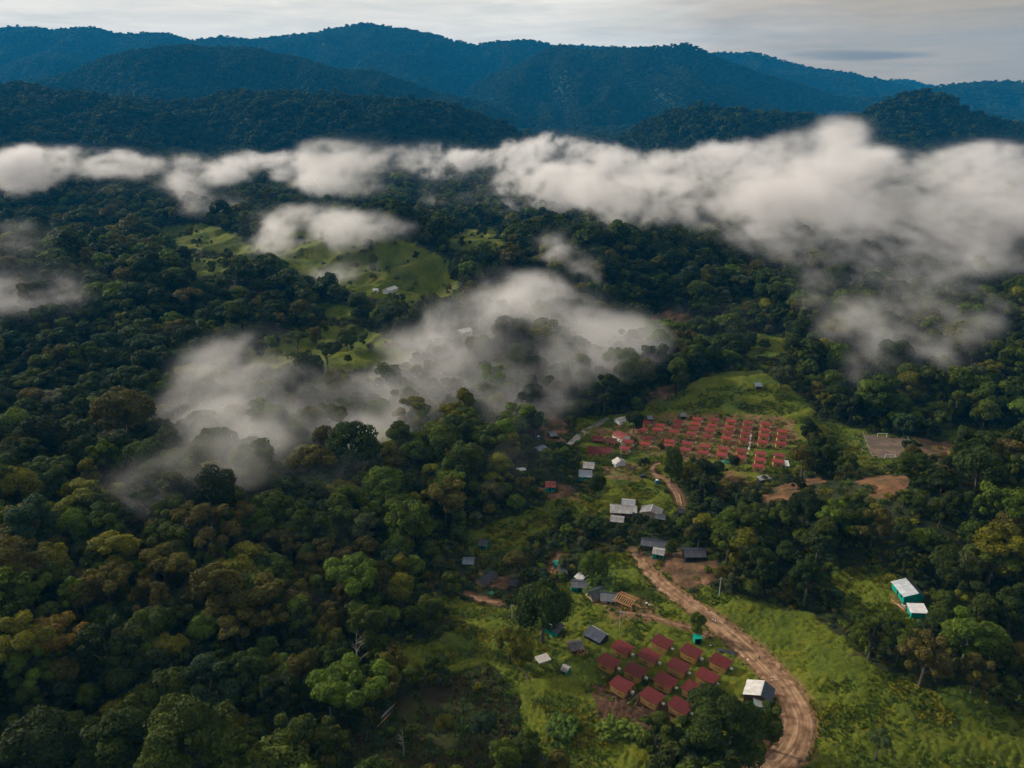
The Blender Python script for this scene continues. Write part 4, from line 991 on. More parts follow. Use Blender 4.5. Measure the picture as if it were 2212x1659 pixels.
# little poultry pen frame and clutter left of the huts
q = MB()
for i in range(3):
    for j in range(2): q.bar((i*1.6-1.6, j*1.8-.9, -.3), (i*1.6-1.6, j*1.8-.9, 1.7), .07, 5)
for j in (-.9, .9): q.bar((-1.8, j, 1.6), (1.8, j, 1.6), .06, 5)
for i in range(3): q.bar((i*1.6-1.6, -1, 1.65), (i*1.6-1.6, 1, 1.65), .05, 5)
put('pole_rack', [('pole_frame', q.mesh('pole_frame', M['fresh_wood']))], *Z3(975,1050), R(30), 'rough pole rack with laundry left of the lower huts', 'rack')
rk2 = {k: rock(.45, 5+i, M[k]) for i, k in enumerate(('white','paletarp','fresh_wood'))}
def litter(u, v, k, s, label, grp=None):
    x, y, z = at(u, v); o = link('refuse_sack', rk2[k], None, (x, y, z+.15), rr.uniform(0,6)); o.scale = (s, s*.7, s*.8); tag(o, label, 'sack', grp)
for i in range(60):
    ci = rr.choice(FARC+FRONT); x, y = rr.choice(ci); u, v = z1(x+rr.uniform(-75,70), y+rr.uniform(-10,30)); litter(u, v, rr.choice(['white','paletarp','fresh_wood']), rr.uniform(.6,1.5), 'small pale sack or offcut lying between the huts of the upper village', 'offcuts between the upper huts')
for i, (u, v) in enumerate([(*Z3(1452,665),), (*Z3(1475,680),), (*z2(1330,240),), (*z2(1640,358),), (*z2(1842,528),)]):
    litter(u, v, 'white', 1.6 if i < 2 else .9, ['pale sack by the end of the cut boards','smaller pale sack beside the banana clump','white sack right of the green toilet cabin','white sack on the grass verge left of the road','white drum between the road house and the road'][i])

# ------------------------------------------------------------------ trees
TINTS = {  # leaf colours
 'dark green': (.032,.047,.009), 'deep green': (.042,.064,.010), 'mid green': (.066,.090,.012), 'fresh green': (.092,.138,.014), 'yellow-green': (.150,.150,.013),
 'olive': (.096,.086,.016), 'grey-green': (.085,.098,.036), 'brownish': (.100,.086,.022), 'orange-brown': (.23,.135,.014), 'pale cream': (.42,.38,.15), 'silvery': (.18,.18,.10), 'blue-green': (.040,.068,.026)}
PROTECT += [(1700,1058,16),(1760,1048,16),(1850,1050,14),(1900,1048,20),(1940,1040,14),(1660,1074,8),(2000,972,14),(2045,968,12),(1420,852,14),(1800,1042,12),(1580,1030,10)]
PROTECT += [(1170,1500,34),(1230,1580,26),(1150,1450,26),(1080,1440,20),(880,1530,30),(940,1510,34),(1010,1510,34),(1070,1530,30),(960,1600,26),(1040,1600,24),(1330,1610,20),(1290,1600,20),(1380,1640,14),(1900,1450,20),(1960,1560,30),(2080,1560,34),(1850,1560,30),(2150,1600,24),(1200,1400,20),(930,1410,20),(1000,1420,26),(1060,1400,14),(1900,1300,24),(1860,1290,24)]
PT = np.array(PROTECT)
def blocks(u, v, r):
    d2 = (PT[:,0]-u)**2 + ((PT[:,1]-v))**2
    return bool(np.any(d2 < (r + PT[:,2])**2))

def make_tree(x, y, s, sz, k, tint, label, group=None, rz=None, name='broadleaf_tree', crown_me=None, trunk_me=None):
    z = gz(x, y); t = empty(name, (x, y, z-.3*s), rz if rz is not None else rr.uniform(0, 6.28), label, 'tree', group)
    t.scale = (s, s, sz)
    c = link('crown', crown_me or CROWN[k], t); c['tint'] = tuple(tint); link('trunk', trunk_me or TRUNK[k], t); return t

def tree_at(u, v, wpx, k, tint, label, sz=1.0, **kw):
    """crown centred on photo position u, v, wpx wide in the photo"""
    x, y, z = at(u, v, 8); s = 1
    for _ in range(4):
        d = math.sqrt(x*x+y*y+(CAM_H-z)**2); s = wpx*d/FOC/10; x, y, z = at(u, v, 7.3*s*sz)
    make_tree(x, y, s, s*sz, k, TINTS[tint] if isinstance(tint, str) else tint, label, **kw)
    MAN.append((u, v, wpx*.42)); return x, y
MAN = []
HERO = crown_mesh('ragged', 'hero_crown', 16000, .17)
# the trees that stand out
tree_at(1562, 1566, 166, 5, 'deep green', 'largest dark green tree with a dense round crown, in front of the lower huts', sz=.82, crown_me=HERO)
tree_at(1650, 1562, 76, 4, 'mid green', 'leafy tree between the largest dark tree and the road bend')
tree_at(1420, 1585, 92, 3, 'mid green', 'airy tree with shining leaves left of the largest dark tree')
tree_at(1485, 1600, 80, 4, 'deep green', 'dark tree at the lower left foot of the largest dark tree')
tree_at(1172, 1310, 112, 0, 'deep green', 'large round tree in the scrub left of the black-roofed long house', sz=1.1)
tree_at(1283, 1219, 62, 6, 'fresh green', 'leafy round tree behind the black-roofed long house', sz=1.15)
tree_at(1225, 1215, 40, 4, 'grey-green', 'light grey-green tree left of the leafy round tree behind the long house')
tree_at(1100, 1385, 74, 3, 'yellow-green', 'yellow-green tree with a loose crown on the left meadow')
tree_at(1128, 1405, 56, 1, 'yellow-green', 'pointed yellow-green tree beside the loose yellow-green one')
tree_at(1117, 1212, 56, 0, 'olive', 'round olive tree among the hollow sheds left of the settlement', sz=.9)
tree_at(1506, 1346, 38, 1, 'fresh green', 'slender fresh green tree at the road edge above the green toilet cabin', sz=1.1)
tree_at(1560, 1238, 40, 0, 'olive', 'small olive tree at the right corner of the brown field')
tree_at(1448, 1182, 26, 1, 'mid green', 'small tree between the turquoise house and the dark barn')
tree_at(1370, 908, 46, 0, 'dark green', 'round dark tree beside the first huts of the upper village')
tree_at(1452, 1000, 50, 1, 'mid green', 'tall leafy tree at the end of the track in the upper village', sz=1.25)
tree_at(1392, 996, 26, 5, 'deep green', 'small dense dark tree on the grass below the first huts, upper village')
tree_at(1738, 990, 62, 0, 'olive', 'wide olive tree at the right end of the upper village')
tree_at(1428, 965, 18, 0, 'deep green', 'small dark tree in front of the second column of huts')
tree_at(1290, 1045, 46, 0, 'dark green', 'dark round tree below the blue-grey shed near the stream')
tree_at(1520, 1010, 44, 0, 'dark green', 'dark spreading tree in front of the front row, upper village')
tree_at(1555, 1008, 36, 5, 'deep green', 'dark bushy tree below the middle of the upper village')
tree_at(1586, 995, 26, 0, 'dark green', 'dark tree beside the turquoise tarp in front of the front huts')
tree_at(1968, 965, 34, 2, 'dark green', 'spreading dark tree over the right side of the football pitch')
tree_at(1690, 803, 52, 5, 'grey-green', 'misty round tree at the right shoulder of the round grass hill')
tree_at(118, 862, 58, 2, 'silvery', 'umbrella-shaped silvery tree on the dark left slope')
tree_at(36, 925, 84, 0, 'fresh green', 'bright green domed tree at the left edge of the photo')
tree_at(40, 1052, 84, 0, 'yellow-green', 'yellow-green tree at the left edge below the bright green one')
tree_at(240, 948, 56, 2, 'silvery', 'silvery flat-topped tree on the left slope')
tree_at(265, 890, 110, 0, 'olive', 'broad olive tree in the middle of the dark left slope')
tree_at(130, 1370, 100, 2, (.16,.115,.014), 'orange-tinged flat-topped tree in the lower left forest')
tree_at(366, 1438, 46, 4, 'pale cream', 'pale cream blossoming tree in the lower left forest')
tree_at(365, 1405, 70, 0, 'yellow-green', 'yellow-green tree just above the pale cream blossoming tree')
tree_at(325, 1352, 84, 0, 'mid green', 'smooth green domed tree in the middle of the lower left forest')
tree_at(50, 1395, 110, 4, 'yellow-green', 'large yellow-green leafy tree at the lower left edge')
tree_at(60, 1450, 90, 3, 'fresh green', 'fresh green ragged tree below the large yellow-green one, left edge')
tree_at(365, 1490, 100, 6, 'mid green', 'green layered tree right of the centre in the lower left forest')
tree_at(448, 1475, 120, 3, 'blue-green', 'bluish green open tree in the lower left forest')
tree_at(410, 1605, 190, 7, 'mid green', 'large mid green tree at the bottom edge, second from the left corner group', crown_me=HERO)
tree_at(90, 1610, 130, 0, 'dark green', 'dark tree in the bottom left corner')
tree_at(250, 1600, 130, 6, 'deep green', 'deep green tree between the corner tree and the large mid green one')
tree_at(640, 1590, 110, 3, 'mid green', 'open-crowned green tree at the bottom edge left of the slashed hillside')
tree_at(640, 935, 50, 1, 'fresh green', 'light green tree rising out of the mist, middle of the valley')
tree_at(590, 960, 44, 3, 'yellow-green', 'yellow-green feathery tree at the lower edge of the mist')
tree_at(705, 760, 62, 2, 'deep green', 'dark flat-topped tree on the light green meadow in the valley')
tree_at(640, 735, 56, 2, 'mid green', 'spreading tree at the left end of the light green meadow')
tree_at(760, 965, 120, 6, 'deep green', 'big dark green tree below the mist in the centre left')
tree_at(1005, 990, 84, 0, 'mid green', 'large domed tree under the mist left of the stream')
tree_at(2120, 1010, 90, 0, 'deep green', 'dark domed tree at the right edge beyond the clearing')
tree_at(2165, 1090, 90, 4, 'fresh green', 'bright leafy tree at the right edge of the forest')
tree_at(1830, 1000, 50, 3, 'mid green', 'green tree at the near corner of the football pitch')
tree_at(2110, 1450, 70, 3, 'olive', 'sparse olive tree on the right-hand meadow')
tree_at(1890, 1130, 80, 3, 'olive', 'pale-stemmed open tree in the right-hand forest')
tree_at(2000, 1420, 90, 4, 'brownish', 'brownish bare-looking tree at the meadow edge below the right-hand shed')
tree_at(890, 1578, 30, 4, 'mid green', 'small green tree in the middle of the slashed hillside')
tree_at(960, 1560, 40, 6, 'yellow-green', 'rounded yellowish tree on the slashed hillside')
tree_at(1044, 1560, 50, 0, 'blue-green', 'bluish green tree at the right edge of the slashed hillside')
tree_at(945, 1440, 60, 4, 'deep green', 'dark clump of a tree on the left meadow')
tree_at(700, 1480, 80, 6, 'blue-green', 'grey-blue tree with a pale stem left of the slashed hillside')
NM = len(MAN)

# forest positions
def forest_points():
    P = []; y = 135.0; r = np.random.default_rng(5)
    while y < 9300:
        s = max(8.0, y/330); half = y*.70+75
        xs = np.arange(-half, half, s); P.append(np.stack([xs + r.uniform(-.48, .48, len(xs))*s, y + r.uniform(-.48, .48, len(xs))*s, np.full(len(xs), s)], 1)); y += s*.9
    return np.concatenate(P)
FP = forest_points()
fz = height(FP[:,0], FP[:,1])
# hidden behind a nearer hill? (running skyline along each direction)
qg = np.linspace(-1, 1, 361); yg = np.exp(np.linspace(math.log(130), math.log(14000), 420))
QG, YG = np.meshgrid(qg, yg, indexing='ij'); ZG = height((QG*YG).ravel(), YG.ravel()).reshape(QG.shape)
sky = np.maximum.accumulate((ZG+6-CAM_H)/YG, axis=1)
def visible(x, y, z, top=26, tol=.013):
    qi = np.clip(((x/np.maximum(y,1)+1)/2*360).round().astype(int), 0, 360); yi = np.clip(((np.log(np.maximum(y*.96-10,130))-math.log(130))/(math.log(14000)-math.log(130))*419).astype(int), 0, 419)
    return (z+top-CAM_H)/y > sky[qi, yi]-tol
vis = visible(FP[:,0], FP[:,1], fz)
u_, v_, d_ = project(FP[:,0], FP[:,1], fz+8)
vis &= (u_ > -300) & (u_ < 2512) & (v_ < 1980)
FP = FP[vis]; fz = fz[vis]; u_ = u_[vis]; v_ = v_[vis]; d_ = d_[vis]
g, dd, pf, c_, b_, rd = cover(FP[:,0], FP[:,1], fz)
riv = seg_dist(FP[:,0], FP[:,1], RIVER)
n1 = fbm2(FP[:,0]/60, FP[:,1]/60, 201, 3)
g2 = region(*project(FP[:,0], FP[:,1], fz+13)[:2], GRASS); tallok = (FP[:,1] < 440) | (FP[:,1] > 2000) | (g2 < .5)
free = tallok & (g < .5) & (dd < .5) & (pf < .5) & (c_ < .5) & ((b_ < .5) | (np.random.default_rng(3).uniform(0, 1, len(FP)) < .4)) & (rd > 4) & (riv > 3)
r0 = rng.uniform(0, 1, len(FP)) 
# a few trees stand on the open ground of the far meadows
lone = (g > .5) & (r0 < .10) & (FP[:,1] > 480) & (dd < .5)
keep = free | lone
# looser wood (scrub and young trees) round the settlement
ls = (u_ > 900) & (u_ < 1320) & (v_ > 1130) & (v_ < 1400)
keep &= ~(ls & (r0 > .5))
FP, fz, u_, v_, d_, n1, r0, lone_ = [a[keep] for a in (FP, fz, u_, v_, d_, n1, r0, lone)]
n = len(FP)
rs = rng.uniform(0, 1, n); far_s = FP[:,2]/8.0
size = (5.2 + 8*rs + 14*rs**7)*np.where(FP[:,1] < 2000, 1, 1)*np.maximum(1, far_s*.80)
size = np.where(far_s > 1.5, FP[:,2]*(1.25+.5*rs), size)
size = np.where(ls[keep], size*.75, size)
size *= np.where(lone_, .6, 1)
stretch = rng.uniform(.85, 1.2, n)*np.clip(1.15-.12*far_s, .42, 1)*np.where(size > 16, .85, 1)
ok = np.ones(n, bool)
near_i = np.where(FP[:,1] < 1000)[0]
MANa = np.array(MAN)
for i in near_i:
    hc = 7.3*size[i]/10*stretch[i]
    uu, vv, dd_ = project(FP[i,0], FP[i,1], fz[i]+hc); rp = size[i]/2*FOC/math.sqrt(FP[i,0]**2+FP[i,1]**2+CAM_H**2)
    if blocks(uu, vv, rp*.95):
        f = .45
        uu, vv, _ = project(FP[i,0], FP[i,1], fz[i]+hc*f)
        if r0[i] < .7 and not blocks(uu, vv, rp*f): size[i] *= f
        else: ok[i] = False; continue
    m_ = (MANa[:,0]-uu)**2 + (MANa[:,1]-vv)**2 < (MANa[:,2]*.95+rp*.25)**2
    if m_.any(): ok[i] = False
FP, fz, u_, v_, d_, n1, r0, rs, size, stretch, far_s = [a[ok] for a in (FP, fz, u_, v_, d_, n1, r0, rs, size, stretch, far_s)]
n = len(FP)
# leaf colour: random per tree with drifts over the forest
names = list(TINTS)
pr = dict(zip(names, [.23,.23,.23,.10,.065,.08,.035,.012,.0,.0,.0,.045]))
base_p = np.array([pr[k] for k in names])
T = np.array([TINTS[k] for k in names])
ti = np.zeros(n, int); rt = rng.uniform(0, 1, n)
p_dry = base_p.copy(); p_dry[[5, 7]] = [.46, .12]; p_dry[[0, 1]] = [.03, .06]
p_dark = base_p.copy(); p_dark[[0, 1]] = [.45, .3]
p_fresh = base_p.copy(); p_fresh[[3, 4, 2]] = [.25, .18, .3]; p_fresh[[0, 1]] = [.04, .1]
cls = np.zeros(n, int)
dry = (v_ > 1130) & (v_ < 1335) & (u_ < 790) & (n1 > -.45); cls[dry] = 1
dark = ((u_ < 380) & (v_ > 740) & (v_ < 1130)) | ((u_ > 1480) & (v_ > 1060) & (v_ < 1330)) | ((v_ > 600) & (v_ < 740) & (u_ > 1200) & (u_ < 1500)); cls[dark] = 2
fresh = (v_ > 880) & (v_ < 1400) & (u_ > 500) & (u_ < 1330) & (n1 > 0); cls[fresh] = 3
mt = FP[:,1] > 1800
for k, p in enumerate((base_p, p_dry, p_dark, p_fresh)):
    m_ = cls == k; ti[m_] = np.searchsorted(np.cumsum(p/p.sum()), rt[m_]).clip(0, len(names)-1)
ti[mt & np.isin(ti, [3,5,7,10,4,6])] = 2
ti[mt & (ti == 2) & (rs < .5)] = 1
tint = T[ti]*rng.uniform(.75, 1.25, (n, 1))*np.where(mt, .8, 1)[:, None]*rng.uniform(.96, 1.04, (n, 3))
kind = rng.integers(0, len(KINDS), n)
# the trees that show largest are objects of their own
rp = size/2*FOC/np.sqrt(FP[:,0]**2+FP[:,1]**2+(CAM_H-fz)**2)
inframe = (u_ > 8) & (u_ < 2204) & (v_ < 1650) & (v_ > 0)
order = np.argsort(-np.where(inframe, rp, 0)); big = np.zeros(n, bool); big[order[:300-NM-12]] = True
cnt = {}
def region_name(u, v):
    if v > 1480: return 'along the bottom left edge' if u < 740 else 'along the bottom edge near the centre' if u < 1480 else 'at the bottom right'
    if v > 1250: return 'in the lower left forest' if u < 520 else 'on the slope left of the lower meadow' if u < 1150 else 'in the right-hand forest below the clearing' if u > 1450 else 'near the lower settlement'
    if v > 1050: return 'in the dry brownish forest at mid left' if u < 760 else 'in the valley left of the settlement' if u < 1300 else 'in the dark forest right of the settlement'
    return 'on the dark slope at the far left' if u < 450 else 'in the misty middle of the valley' if u < 1250 else 'in the forest behind the upper village'
shape_w = ['domed', 'tall', 'flat-topped', 'open-crowned', 'ragged', 'round', 'domed', 'ragged']
for i in np.where(big)[0]:
    s = size[i]/10; k = int(kind[i]); lab = f"{names[ti[i]]} {shape_w[k]} tree {region_name(u_[i], v_[i])}"
    make_tree(float(FP[i,0]), float(FP[i,1]), s, s*stretch[i], k, tint[i], lab, lab.replace(' tree ', ' trees '))
rest = ~big
def lod(n_, size_, tag_):
    out = []
    for j, k in enumerate(KINDS[:6]):
        v, f, lv = crown(k, n_, size_, 300+j+n_); out.append((v, f, lv, 0))
    return out
protos = []
for j, k in enumerate(KINDS[:6]):
    v, f, lv = crown(k, 3600, .36, 300+j); tv, tf = trunk_np(k, 300+j)
    V = np.concatenate([v, tv]); Fc = [tuple(q) for q in f.tolist()] + [tuple(q+len(v) for q in ff) for ff in tf]
    protos.append((V, Fc, np.concatenate([lv, np.zeros(len(tv))]), [0]*len(f)+[1]*len(tf)))
for j, k in enumerate(KINDS[:6]): v, f, lv = crown(k, 1300, .58, 330+j); protos.append((v, f, lv, 0))
for j, k in enumerate(KINDS[:6]): v, f, lv = crown(k, 420, 1.0, 360+j); protos.append((v, f, lv, 0))
lodk = np.where(FP[:,1] < 650, 0, np.where(FP[:,1] < 1600, 1, 2))
pid = (kind % 6) + 6*lodk
pos = np.stack([FP[:,0], FP[:,1], fz-.05*size], 1); scl = np.stack([size/10, size/10, size/10*stretch], 1); rz = np.zeros((n, 3)); rz[:,2] = rng.uniform(0, 6.28, n)
scatter('rainforest', pos[rest], scl[rest], rz[rest], tint[rest], pid[rest], protos, 'dense rainforest canopy covering the valley floor and the mountains', [M['leaf'], M['bark']])
print('trees', n, 'objects', int(big.sum()))

# ------------------------------------------------------------------ undergrowth, grass tufts and crop plants (nobody could count them)
def shrub_proto(n_, size_, seed): v, f, lv = crown('shrub', n_, size_, seed); return (v/10*1.25, f, lv, 0)   # about 1.2 m wide
def tuft_proto(seed, n_=26, h=1.0, w=.16, spread=.5):
    r = random.Random(seed); V = []; F = []; lv = []
    for i in range(n_):
        a_ = r.uniform(0, 6.28); d0 = r.uniform(0, spread); hh = h*r.uniform(.5, 1); ln = r.uniform(.2, .9); x0, y0 = d0*math.cos(a_), d0*math.sin(a_); dx, dy = math.cos(a_+r.uniform(-.8,.8)), math.sin(a_+r.uniform(-.8,.8)); b = len(V)
        px, py = -dy*w, dx*w
        V += [(x0-px, y0-py, -.1), (x0+px, y0+py, -.1), (x0+dx*ln*.4+px, y0+dy*ln*.4+py, hh*.7), (x0+dx*ln*.4-px, y0+dy*ln*.4-py, hh*.7), (x0+dx*ln, y0+dy*ln, hh*.85)]
        F += [(b, b+1, b+2, b+3), (b+3, b+2, b+4)]; lv += [r.uniform(.2, 1)]*5
    return (np.array(V), F, np.array(lv), 0)
def grid_pts(x0, x1, y0, y1, s, seed):
    r = np.random.default_rng(seed); X, Y = np.meshgrid(np.arange(x0, x1, s), np.arange(y0, y1, s)); X = X.ravel()+r.uniform(-.5, .5, X.size)*s; Y = Y.ravel()+r.uniform(-.5, .5, Y.size)*s
    z = height(X, Y); u, v, d = project(X, Y, z); m = (u > -160) & (u < 2372) & (v < 1850); return X[m], Y[m], z[m], u[m], v[m], r
pr_sh = [shrub_proto(170, .75, 401), shrub_proto(170, .75, 402), shrub_proto(120, .95, 403), shrub_proto(60, 1.5, 404)]
X, Y, z, u, v, r = grid_pts(-420, 460, 120, 640, 3.1, 11)
g, dd, pf, c_, b_, rd = cover(X, Y, z); nn = fbm2(X/14, Y/14, 301, 3); q = r.uniform(0, 1, len(X)); riv = seg_dist(X, Y, RIVER)
prot = np.zeros(len(X), bool)
for pu, pv, prad in PROTECT: prot |= (u-pu)**2 + (v-pv)**2 < (prad*.85)**2
scrub = ((u > 900) & (u < 1330) & (v > 1230) & (v < 1400)) | ((u > 1330) & (u < 1480) & (v > 1210) & (v < 1290) ) | ((u > 1280) & (u < 1470) & (v > 1030) & (v < 1120)) | ((u > 1730) & (v > 960) & (v < 1030) & (u < 1900))
kk = (pf < .5) & (dd*(q > .12) < .5) & (rd > 1.2) & (riv > 1) & ~prot & ((g < .5) | (scrub & (nn > -.05) & (q < .55)) | ((g > .5) & (nn > .38) & (q < .35)) | (q < .015)) & (c_*(q > .26) < .5)
sz = r.uniform(1.2, 4.2, len(X))*np.where(g > .5, .62, 1)
tt = T[r.choice([1,2,3,4,2,5,11], len(X))]*r.uniform(.7, 1.3, (len(X), 1)); tt = np.where((g > .5)[:,None], T[r.choice([1,2,3,4,3,2], len(X))]*r.uniform(.7,1.1,(len(X),1)), tt)
rz = np.zeros((len(X), 3)); rz[:,2] = r.uniform(0, 6.28, len(X))
pd = r.integers(0, 3, len(X))
P1 = [np.stack([X,Y,z],1)[kk], np.stack([sz,sz,sz*r.uniform(.6,1.2,len(X))],1)[kk], rz[kk], tt[kk], pd[kk]]
X, Y, z, u, v, r = grid_pts(-820, 860, 640, 1250, 7, 12)
g, dd, pf, c_, b_, rd = cover(X, Y, z); q = r.uniform(0,1,len(X)); kk = (g < .5) & (b_ < .5) & (dd < .5) | (q < .04)
sz = r.uniform(3, 6, len(X)); rz = np.zeros((len(X), 3)); rz[:,2] = q*6
P2 = [np.stack([X,Y,z],1)[kk], np.stack([sz,sz,sz*.7],1)[kk], rz[kk], (T[r.choice([0,1,2,5], len(X))])[kk], np.full(kk.sum(), 3)]
scatter('undergrowth', *[np.concatenate([a, b]) for a, b in zip(P1, P2)], pr_sh, 'low bushes and scrub under and between the trees', [M['leaf']])
print('shrubs', len(P1[0]), len(P2[0]))
X, Y, z, u, v, r = grid_pts(-60, 330, 150, 470, .85, 13)
g, dd, pf, c_, b_, rd = cover(X, Y, z); nn = fbm2(X/6, Y/6, 311, 3); nb = fbm2(X/25, Y/25, 312, 2); q = r.uniform(0, 1, len(X))
yard = ((X-86)/40)**2 + ((Y-222)/26)**2 < 1
kk = (g > .5) & (pf < .5) & (dd*(q > .15) < .5) & (rd > .5) & (q < .25 + .9*np.clip(nn+.25, 0, 1)) & ~(yard & (q > .3))
hutc = np.array([o.matrix_world.translation[:2] if False else o.location[:2] for o in bpy.data.objects if o.name.startswith('timber_hut')])
for hx, hy in hutc: kk &= ~((np.abs(X-hx) < 3.2) & (np.abs(Y-hy) < 3.2))
sz = r.uniform(.5, 1.15, len(X))*(1+.5*nb)*np.where(yard, .45, 1)
tt = np.array([(.080,.116,.011)])*np.ones((len(X),1)); tt = np.where((nb > .1)[:,None], (.135,.14,.012), tt); tt = np.where((nn < 0)[:,None], (.06,.095,.010), tt)*r.uniform(.7, 1.35, (len(X),1))
rz = np.zeros((len(X), 3)); rz[:,2] = r.uniform(0, 6.28, len(X))
scatter('grass', np.stack([X,Y,z],1)[kk], np.stack([sz,sz,sz*.8],1)[kk], rz[kk], tt[kk], r.integers(0,3,len(X))[kk], [tuft_proto(s) for s in (1,2,3)], 'tall tussocky pasture grass', [M['leaf']])
print('grass', int(kk.sum()))
X, Y, z, u, v, r = grid_pts(-100, 30, 140, 270, .95, 14)
g, dd, pf, c_, b_, rd = cover(X, Y, z); q = r.uniform(0,1,len(X)); nn = fbm2(X/8, Y/8, 321, 3); kk = (c_ > .5) & (q < .72+nn)
for pu, pv, prad in PROTECT:
    if pv > 1480 and pu < 1000: kk &= ~((u-pu)**2 + (v-pv)**2 < (prad*.8)**2)
sz = r.uniform(1.0, 2.3, len(X)); rz = np.zeros((len(X), 3)); rz[:,2] = q*37
tt = np.where((q < .3)[:,None], (.075,.075,.03), (.045,.085,.022))*r.uniform(.6,1.4,(len(X),1))
scatter('maize_plants', np.stack([X,Y,z],1)[kk], np.stack([sz*.7,sz*.7,sz],1)[kk], rz[kk], tt[kk], r.integers(0,3,len(X))[kk], [tuft_proto(s+20, 9, 1.15, .07, .12) for s in (1,2,3)], 'thin crop plants growing on the slashed hillside', [M['leaf']])

# ------------------------------------------------------------------ banana plants, palms, bare trees
def fan(nl, L_, wd, droop, z0, seed, up=.9, feather=False):
    r = random.Random(seed); V = []; F = []; lv = []
    for i in range(nl):
        a_ = 6.283*i/nl + r.uniform(-.3, .3); e = up*r.uniform(.5, 1.1); l = L_*r.uniform(.8, 1.1); pts = []
        x, z = .1, z0; ang = e
        for k in range(7): pts.append((x, z)); x += l/6*math.cos(ang); z += l/6*math.sin(ang); ang -= droop/6*(1+k*.3)
        ca, sa = math.cos(a_), math.sin(a_)
        if not feather:
            b = len(V)
            for k, (px, pz) in enumerate(pts):
                w_ = wd*math.sin(math.pi*(k+.4)/6.6); V += [(px*ca-w_*sa, px*sa+w_*ca, pz-.25*w_), (px*ca, px*sa, pz), (px*ca+w_*sa, px*sa-w_*ca, pz-.25*w_)]
            for k in range(6): F += [(b+3*k, b+3*k+1, b+3*k+4, b+3*k+3), (b+3*k+1, b+3*k+2, b+3*k+5, b+3*k+4)]
            lv += [r.uniform(.3, 1)]*21
        else:
            for k in range(18):
                t_ = .1+.9*k/17; j = min(5, int(t_*6)); f_ = t_*6-j; px = pts[j][0]+(pts[j+1][0]-pts[j][0])*f_; pz = pts[j][1]+(pts[j+1][1]-pts[j][1])*f_
                ll = wd*math.sin(math.pi*(.15+.8*t_)); lo = r.uniform(.3, 1)
                for sd in (-1, 1):
                    b = len(V); V += [(px*ca, px*sa, pz), ((px+.24)*ca, (px+.24)*sa, pz), ((px+.35)*ca-sd*ll*sa, (px+.35)*sa+sd*ll*ca, pz-.45*ll)]; F.append((b, b+1, b+2)); lv += [lo]*3
    me = mesh_np('leaves', V, F, [M['leaf']]); at_ = me.attributes.new('lv', 'FLOAT', 'POINT'); at_.data.foreach_set('value', np.array(lv, np.float32)); return me
ban = [fan(9, 2.6, .42, 1.6, 1.7, 31), fan(8, 2.9, .45, 1.8, 2.2, 32)]
q = MB(); q.bar((0,0,-.3),(0,0,2.1),.17,7,.12); bst = q.mesh('stem', noisy('banana_stem', (.06,.07,.03), (.12,.12,.06), 2, .8))
palm_leaf = fan(20, 4.4, 1.5, 2.0, 8.0, 41, .9, True); q = MB(); q.tube([(0,0,-.5),(.15,0,3),(.05,0,6),(0,0,8.1)],[.3,.2,.16,.15],8); pst = q.mesh('trunk', M['bark'])
def plant(name, u, v, s, leaves, stem, tint, label, cat, group, h=0, part='leaves', sp='stem'):
    x, y, z = at(u, v, h); t = empty(name, (x, y, z), rr.uniform(0, 6.28), label, cat, group); t.scale = (s, s, s); l = link(part, leaves, t); l['tint'] = tint; link(sp, stem, t)
for i in range(16):
    u, v = 1258+rr.uniform(0,1)*62+i*2.2, 1254+rr.uniform(0,28)+i*1.2
    plant('banana_plant', u, v, rr.uniform(1.1,1.7), ban[i%2], bst, (.055,.095,.012), 'banana plant in the clump behind the unfinished roof frame', 'banana plant', 'banana plants behind the unfinished roof')
for i in range(26):
    u, v = 1290+rr.uniform(0,150), 1565+rr.uniform(0,45)
    plant('banana_plant', u, v, rr.uniform(.9,1.5), ban[i%2], bst, (.065,.10,.013), 'broad-leaved plant in the thicket below the bare brown plot', 'plant', 'broad-leaved plants below the bare brown plot')
for i in range(12):
    u, v = 1188+rr.uniform(0,55), 1562+rr.uniform(0,45)
    plant('banana_plant', u, v, rr.uniform(1.0,1.6), ban[i%2], bst, (.042,.075,.012), 'dark banana plant in the clump left of the curving grass strip', 'banana plant', 'banana plants left of the grass strip')
plant('palm_tree', *z1(650, 372), 1.15, palm_leaf, pst, (.11,.14,.03), 'yellow-green palm right in front of the white house', 'palm', None, part='crown', sp='trunk')
plant('palm_tree', *z1(505, 600), .8, palm_leaf, pst, (.04,.07,.02), 'dark palm between the brown cabin and the pale tent', 'palm', None, part='crown', sp='trunk')
plant('palm_tree', 1890, 1640, 1.05, palm_leaf, pst, (.045,.065,.02), 'dark spreading palm at the bottom right of the meadow', 'palm', None, part='crown', sp='trunk')
plant('palm_tree', 852, 778, 1.5, palm_leaf, pst, (.12,.09,.05), 'lone brownish palm on the light green meadow crest', 'palm', None, part='crown', sp='trunk')
